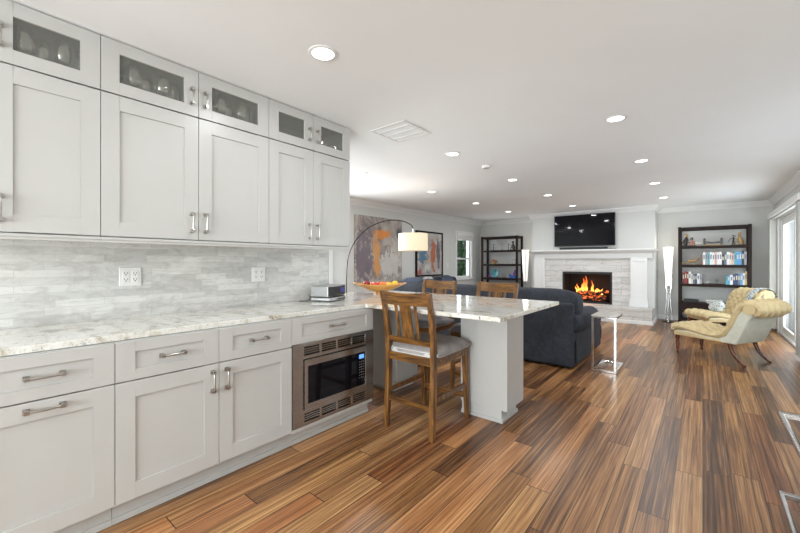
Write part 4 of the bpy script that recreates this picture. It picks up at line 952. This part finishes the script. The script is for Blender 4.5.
# left bookcase contents
yl = LY0 + .17; A1, A2, A3 = 1.5855, 1.2055, .8205
mn = thing('candelabrum', 'silver branching candelabrum in the middle of the top left-bookcase shelf', 'candelabrum', (-4.30, yl, A1))
link('base', G().lathe([(.05, 0), (.05, .01), (.012, .02), (.008, .06)], n=20), SILVM, mn, smooth=True)
g = G().tube([(0, 0, .05), (0, 0, .27)], .006, 8)
for k in (1, 2, 3, 4):
    for s_ in (-1, 1): g.tube([(s_ * .036 * k * math.sin(PI / 2 * q / 8), 0, .27 - .036 * k * .9 * math.cos(PI / 2 * q / 8) - .0) for q in range(9)], .004, 6)
link('branches', g, SILVM, mn, smooth=True)
g = G()
for k in range(-4, 5): g.lathe([(.009, .268), (.011, .285), (.007, .29)], c=(k * .036, 0, 0), n=10)
link('candle_cups', g, SILVM, mn, smooth=True)
for x_, lb in ((-4.55, 'slim silver candlestick left of the candelabrum on the top shelf'), (-4.11, 'slim silver candlestick right of the candelabrum on the top shelf')):
    cnd = link('candlestick', G().lathe([(.035, 0), (.035, .006), (.008, .015), (.006, .06), (.013, .075), (.006, .09), (.006, .15), (.014, .165), (.012, .185), (.001, .185)], n=18), DKB, smooth=True); cnd.location = (x_, yl, A1); tag(cnd, lb, 'candlestick')
seated_figure((-3.98, yl, A1), 'dark seated figurine at the right end of the top left-bookcase shelf', DKB, DKB, PI, 1.35)
bk = thing('potted_flowers', 'low pot of dusty rose dried flowers on the second shelf of the left bookcase', 'flowers', (-4.54, yl, A2))
link('pot', G().lathe([(.05, 0), (.075, .05), (.07, .05), (.045, .006), (.001, .006)], n=20), TAN, bk, smooth=True)
g = G()
for k in range(42): a = R.uniform(0, 2 * PI); q = R.uniform(0, .10); g.ball((q * math.cos(a) * 1.2, q * math.sin(a) * .6, .06 + R.uniform(0, .07) * (1 - q * 5)), R.uniform(.013, .022), 1)
link('blooms', g, REDB, bk, smooth=True)
animal((-4.33, yl, A2), 'small pale animal figurine beside the dried flowers in the left bookcase', IVO, 0, .6)
for x_, lb in ((-4.20, 'tiny ivory vase in the middle of the second left-bookcase shelf'),):
    v_ = link('vase', G().lathe([(.018, 0), (.028, .03), (.022, .06), (.010, .075), (.014, .09), (.001, .088)], n=16), IVO, smooth=True); v_.location = (x_, yl, A2); tag(v_, lb, 'vase')
pf = thing('photo_frame', 'small pale photo frame at the right of the second left-bookcase shelf', 'picture frame', (-3.96, yl, A2), 0)
link('frame', G().box(-.045, -.035, -.006, .006, 0, .13).box(.035, .045, -.006, .006, 0, .13).box(-.035, .035, -.006, .006, 0, .01).box(-.035, .035, -.006, .006, .12, .13), SILVM, pf)
link('picture', G().box(-.035, .035, -.002, .004, .01, .12), plain('faded print', (.55, .55, .56), .4, var=.3, scale=30), pf); link('easel_back', G().box(-.01, .01, .006, .05, 0, .006), BLACKP, pf)
pw_ = thing('art_plate', 'round teal and violet art plate standing at the left of the third shelf', 'plate', (-4.50, yl, A3), 0)
link('plate', G().lathe([(.001, 0), (.06, .004), (.115, .022), (.112, .028), (.06, .010), (.001, .006)], n=30, mat=Matrix.Rotation(PI / 2 - .15, 3, 'X'), c=(0, .0, .125)), TEAL, pw_, smooth=True)
link('plate_stand', G().tube([(-.05, -.04, .004), (-.05, .04, .004), (-.05, .06, .09)], .005, 6).tube([(.05, -.04, .004), (.05, .04, .004), (.05, .06, .09)], .005, 6).tube([(-.05, .02, .004), (.05, .02, .004)], .005, 6), BLACKP, pw_)
seated_figure((-4.64, yl - .06, A3), 'purple and blue figurine at the left end of the third left-bookcase shelf', PUR, BLU, 0, .85)
rg = thing('ring_ornament', 'small silver ring ornament in the middle of the third left-bookcase shelf', 'ornament', (-4.24, yl, A3), 0)
link('ring', G().tube([(.045 * math.cos(a * PI / 10), 0, .058 + .045 * math.sin(a * PI / 10)) for a in range(21)], .007, 8, cap=False), SILVM, rg, smooth=True); link('foot', G().box(-.03, .03, -.015, .015, 0, .012), BLACKP, rg)
bf = thing('sculpture', 'vivid blue and purple angular glass sculpture at the right of the third shelf', 'sculpture', (-3.98, yl, A3), 0)
link('lower_wing', G().poly([(-.10, .0), (.08, .0), (.05, .09), (-.02, .06), (-.11, .12)], -.025, .025, 'Y'), BLU, bf, bevel=.006)
link('upper_wing', G().poly([(-.01, .065), (.05, .09), (.10, .20), (.04, .23), (.01, .14)], -.02, .02, 'Y'), PUR, bf, bevel=.006)

# ------------------------------------------------------------ tufted chairs
def profile():
    P_ = [(.405, 0, .315), (.420, 0, .345), (.385, 0, .365), (.30, 0, .370), (.16, 0, .350), (.02, 0, .330), (-.10, 0, .330), (-.18, 0, .370), (-.245, 0, .47), (-.295, 0, .59), (-.335, 0, .685), (-.385, 0, .737), (-.450, 0, .757), (-.513, 0, .742), (-.540, 0, .703), (-.52, 0, .665), (-.475, 0, .655)]
    return catmull(P_, 7)
def chair(label, loc, rz):
    t = thing('tufted_chair', label, 'chair', loc, rz, 'cream tufted slipper chairs')
    pr = profile(); NU = len(pr); g = G(); HW = .305; NV = 48
    L_ = [0]
    for a, b_ in zip(pr, pr[1:]): L_.append(L_[-1] + (b_ - a).length)
    rows_t, rows_b = [], []
    for i, p in enumerate(pr):
        tg = (pr[min(i + 1, NU - 1)] - pr[max(i - 1, 0)]).normalized(); nm = Vector((tg.z, 0, -tg.x))
        # outward (towards the sitter)
        nm = -nm if False else nm
        rt, rb = [], []
        for k in range(NV + 1):
            v = -1 + 2 * k / NV; s_ = .105; U_, V_ = L_[i], v * HW
            a_, b2 = (U_ + V_) / s_ / 1.15, (U_ - V_) / s_ / 1.15
            h_ = .034 * (abs(math.sin(PI * a_)) * abs(math.sin(PI * b2))) ** .6
            if i < 8: h_ *= i / 8 
            edge = (1 - abs(v) ** 8) ** .5 if abs(v) < 1 else 0
            taper = min(1, (i + .6) / 3, (NU - 1 - i + .6) / 3)
            T_ = .048 * edge * taper
            flare = 1 + .10 * max(0, (p.z - .5)) 
            rt.append(g.b.verts.new((p.x + nm.x * (T_ * .6 + h_ * edge), V_ * flare, p.z + nm.z * (T_ * .6 + h_ * edge))))
            rb.append(g.b.verts.new((p.x - nm.x * T_, V_ * flare, p.z - nm.z * T_)))
        rows_t.append(rt); rows_b.append(rb)
    for rr2 in (rows_t, rows_b):
        for a, c in zip(rr2, rr2[1:]):
            for k in range(NV): g.b.faces.new((a[k], a[k + 1], c[k + 1], c[k]))
    for i in range(NU - 1):
        for k in (0, NV): g.b.faces.new((rows_t[i][k], rows_t[i + 1][k], rows_b[i + 1][k], rows_b[i][k]))
    for i in (0, NU - 1):
        for k in range(NV): g.b.faces.new((rows_t[i][k], rows_t[i][k + 1], rows_b[i][k + 1], rows_b[i][k]))
    link('tufted_cushion', g, CREAM, t, smooth=True)
    link('scroll_core', G().tube([(-.455, -.312, .698), (-.455, .312, .698)], .062, 20), CREAM, t, smooth=True)
    bt = G()
    for i, p in enumerate(pr[:-12]):
        pass
    s_ = .105 * 1.15
    for m1 in range(-3, 16):
        for m2 in range(-3, 16):
            U_ = (m1 + m2) * s_ / 2; V_ = (m1 - m2) * s_ / 2
            if .10 < U_ < L_[-1] - .20 and abs(V_) < HW * .92:
                i = max(j for j in range(NU) if L_[j] <= U_); q = pr[i]
                tg = (pr[min(i + 1, NU - 1)] - pr[max(i - 1, 0)]).normalized()
                bt.ball((q.x + tg.z * .030, V_ * (1 + .1 * max(0, q.z - .5)), q.z - tg.x * .030), .009, 1)
    link('buttons', bt, CREAM, t, smooth=True)
    # outer shell and seat rail
    w = .295
    link('outer_shell', G().poly([(.35, .265), (.375, .29), (.37, .325), (.16, .33), (.0, .30), (-.13, .295), (-.21, .34), (-.28, .47), (-.335, .61), (-.39, .70), (-.46, .715), (-.51, .67), (-.48, .62), (-.44, .56), (-.37, .38), (-.32, .255), (-.18, .255), (.1, .262)], -w, w, 'Y'), CREAM2, t, bevel=.012)
    link('seat_rail', G().poly([(.39, .255), (.40, .285), (.39, .315), (.16, .318), (.0, .29), (-.14, .285), (-.20, .255)], -w - .012, w + .012, 'Y'), CREAM, t, bevel=.012)
    for s2x in (-1, 1):
        link('front_leg', G().lathe([(.012, 0), (.017, .02), (.012, .035), (.018, .06), (.024, .16), (.018, .18), (.026, .20), (.026, .265)], c=(.375, s2x * .255, 0), n=14), LEGW, t, smooth=True)
        link('back_leg', G().tube(catmull([(-.23, s2x * .255, .275), (-.245, s2x * .255, .20), (-.285, s2x * .256, .11), (-.36, s2x * .257, .03), (-.40, s2x * .258, .008)], 5), [.026 - .014 * k / 20 for k in range(21)], 10), LEGW, t, smooth=True)
    return t
rz1 = math.atan2(.505, -.863)
c1 = chair('cream button-tufted chair with scrolled back, the nearer one facing away', (.185, 6.435, 0), rz1)
rz2 = math.atan2(-.50, -.85)
c2 = copy_thing(c1, (.27, 8.45, 0), rz2, 'cream button-tufted chair beyond the nearer one, in front of the bookcase')
PAT = NB('blue and white patterned cloth'); vv = PAT.coords(); vo = PAT.n('ShaderNodeTexVoronoi', {'Vector': vv, 'Scale': 26.0}).outputs[0]
PAT.set(Base_Color=PAT.ramp(vo, [(.25, (.10, .17, .24)), (.55, (.62, .64, .60)), (.38, (.34, .42, .46))]), Roughness=.9); PAT = PAT.m
g = G(); g.cushion((0, 0, 0), (.11, .28, .20), .75, .45, rot=Matrix.Rotation(-.45, 3, 'Y'), n=26); o = link('throw_pillow', g, PAT, smooth=True)
o.location = (.19, 8.42, .49); o.rotation_euler = (0, 0, rz2); tag(o, 'blue and white patterned pillow on the farther tufted chair', 'pillow')
# patterned throw over the scroll of the farther chair
g = G(); pr = profile(); seg = [p for p in pr if p.x < -.30]; rows = []
for i, p in enumerate(seg):
    tg = (seg[min(i + 1, len(seg) - 1)] - seg[max(i - 1, 0)]).normalized()
    rows.append([(p.x + tg.z * q, v, p.z - tg.x * q) for q, v in [(.066, .15 + .012 * math.sin(i)), (.070, .22), (.066, .29 + .01 * math.cos(i * 1.3))]] )
vt = [[g.b.verts.new(p) for p in r_] for r_ in rows]; vb_ = [[g.b.verts.new((p[0] * 1.0, p[1], p[2] + .006)) for p in r_] for r_ in rows]
for i in range(len(vt) - 1):
    for k in range(2): g.b.faces.new((vt[i][k], vt[i][k + 1], vt[i + 1][k + 1], vt[i + 1][k])); g.b.faces.new((vb_[i][k], vb_[i][k + 1], vb_[i + 1][k + 1], vb_[i + 1][k]))
    for k in (0, 2): g.b.faces.new((vt[i][k], vt[i + 1][k], vb_[i + 1][k], vb_[i][k]))
for i in (0, len(vt) - 1):
    for k in range(2): g.b.faces.new((vt[i][k], vt[i][k + 1], vb_[i][k + 1], vb_[i][k]))
o = link('throw_blanket', g, PAT, smooth=True); o.location = (.27, 8.45, 0); o.rotation_euler = (0, 0, rz2)
tag(o, 'blue and white cloth draped over the scrolled back of the farther chair', 'blanket')

# ------------------------------------------------------------ ceiling fixtures
def downlight(loc, label, power):
    t = thing('recessed_downlight', label, 'ceiling light', loc, 0, 'recessed ceiling downlights')
    link('trim_ring', G().lathe([(.064, 0), (.082, -.001), (.079, -.005), (.063, -.008), (.060, -.003)], n=36), TRIM, t, smooth=True)
    link('lens', G().lathe([(.0625, -.0025), (.0625, -.005), (.001, -.007)], n=30), LENS, t)
    l = bpy.data.lights.new('lamp', 'AREA'); l.shape = 'DISK'; l.size = .12; l.energy = power; l.color = (.945, .985, 1)
    o = bpy.data.objects.new('lamp', l); COL.objects.link(o); o.parent = t; o.location = (0, 0, -.013); return t
LENS = glow('lit downlight lens', (1, .98, .94), 4.0)
PW = 5.5
p0 = downlight((-1.653, 1.322, ZC), 'bright round ceiling downlight over the kitchen floor, nearest the wall cabinets', PW)
rows_ = [3.45, 5.08, 6.64, 8.22]; rn = ['nearest the kitchen', 'second from the kitchen', 'third from the kitchen', 'farthest from the kitchen']
for x_, cn in ((-.55, 'right-hand line of ceiling downlights'), (-2.10, 'middle line of ceiling downlights'), (-3.50, 'left-hand line of ceiling downlights')):
    for y_, r_ in zip(rows_, rn): copy_thing(p0, (x_, y_, ZC), None, 'round recessed downlight, %s in the %s' % (r_, cn))
copy_thing(p0, (-.45, 1.322, ZC), None, 'ceiling downlight over the kitchen floor, above the camera side')
copy_thing(p0, (-1.1, -.5, ZC), None, 'ceiling downlight behind the viewpoint in the kitchen')
vt_ = thing('ceiling_vent', 'square white air vent grille in the ceiling by the wall cabinets', 'vent', (-2.11, 2.57, ZC))
w = .20
link('frame', G().box(-w, w, -w, -w + .022, -.008, -.0005).box(-w, w, w - .022, w, -.008, -.0005).box(-w, -w + .022, -w + .022, w - .022, -.008, -.0005).box(w - .022, w, -w + .022, w - .022, -.008, -.0005), TRIM, vt_, bevel=.002)
for k in range(3): link('divider', G().box(-w + .022, w - .022, -.11 + k * .105, -.10 + k * .105, -.010, -.001), TRIM, vt_)
g = G()
for k in range(26): g.box(-w + .024, w - .024, -.004, .004, -.0007, .0003, rot=Matrix.Translation((0, -.17 + k * .0136, -.004)) @ Matrix.Rotation(.22, 4, 'X'))
g.box(-w + .02, w - .02, -w + .02, w - .02, -.0042, -.0006); link('louvers', g, CEIL, vt_)
sd_ = thing('smoke_detector', 'small round white smoke detector on the ceiling beyond the vent', 'smoke detector', (-2.05, 4.15, ZC))
link('housing', G().lathe([(.055, -.0005), (.055, -.015), (.045, -.028), (.001, -.03)], n=28), WHITEP, sd_, smooth=True); link('sensor_ring', G().lathe([(.03, -.0285), (.03, -.033), (.02, -.033), (.02, -.0285)], n=24), SILV, sd_)
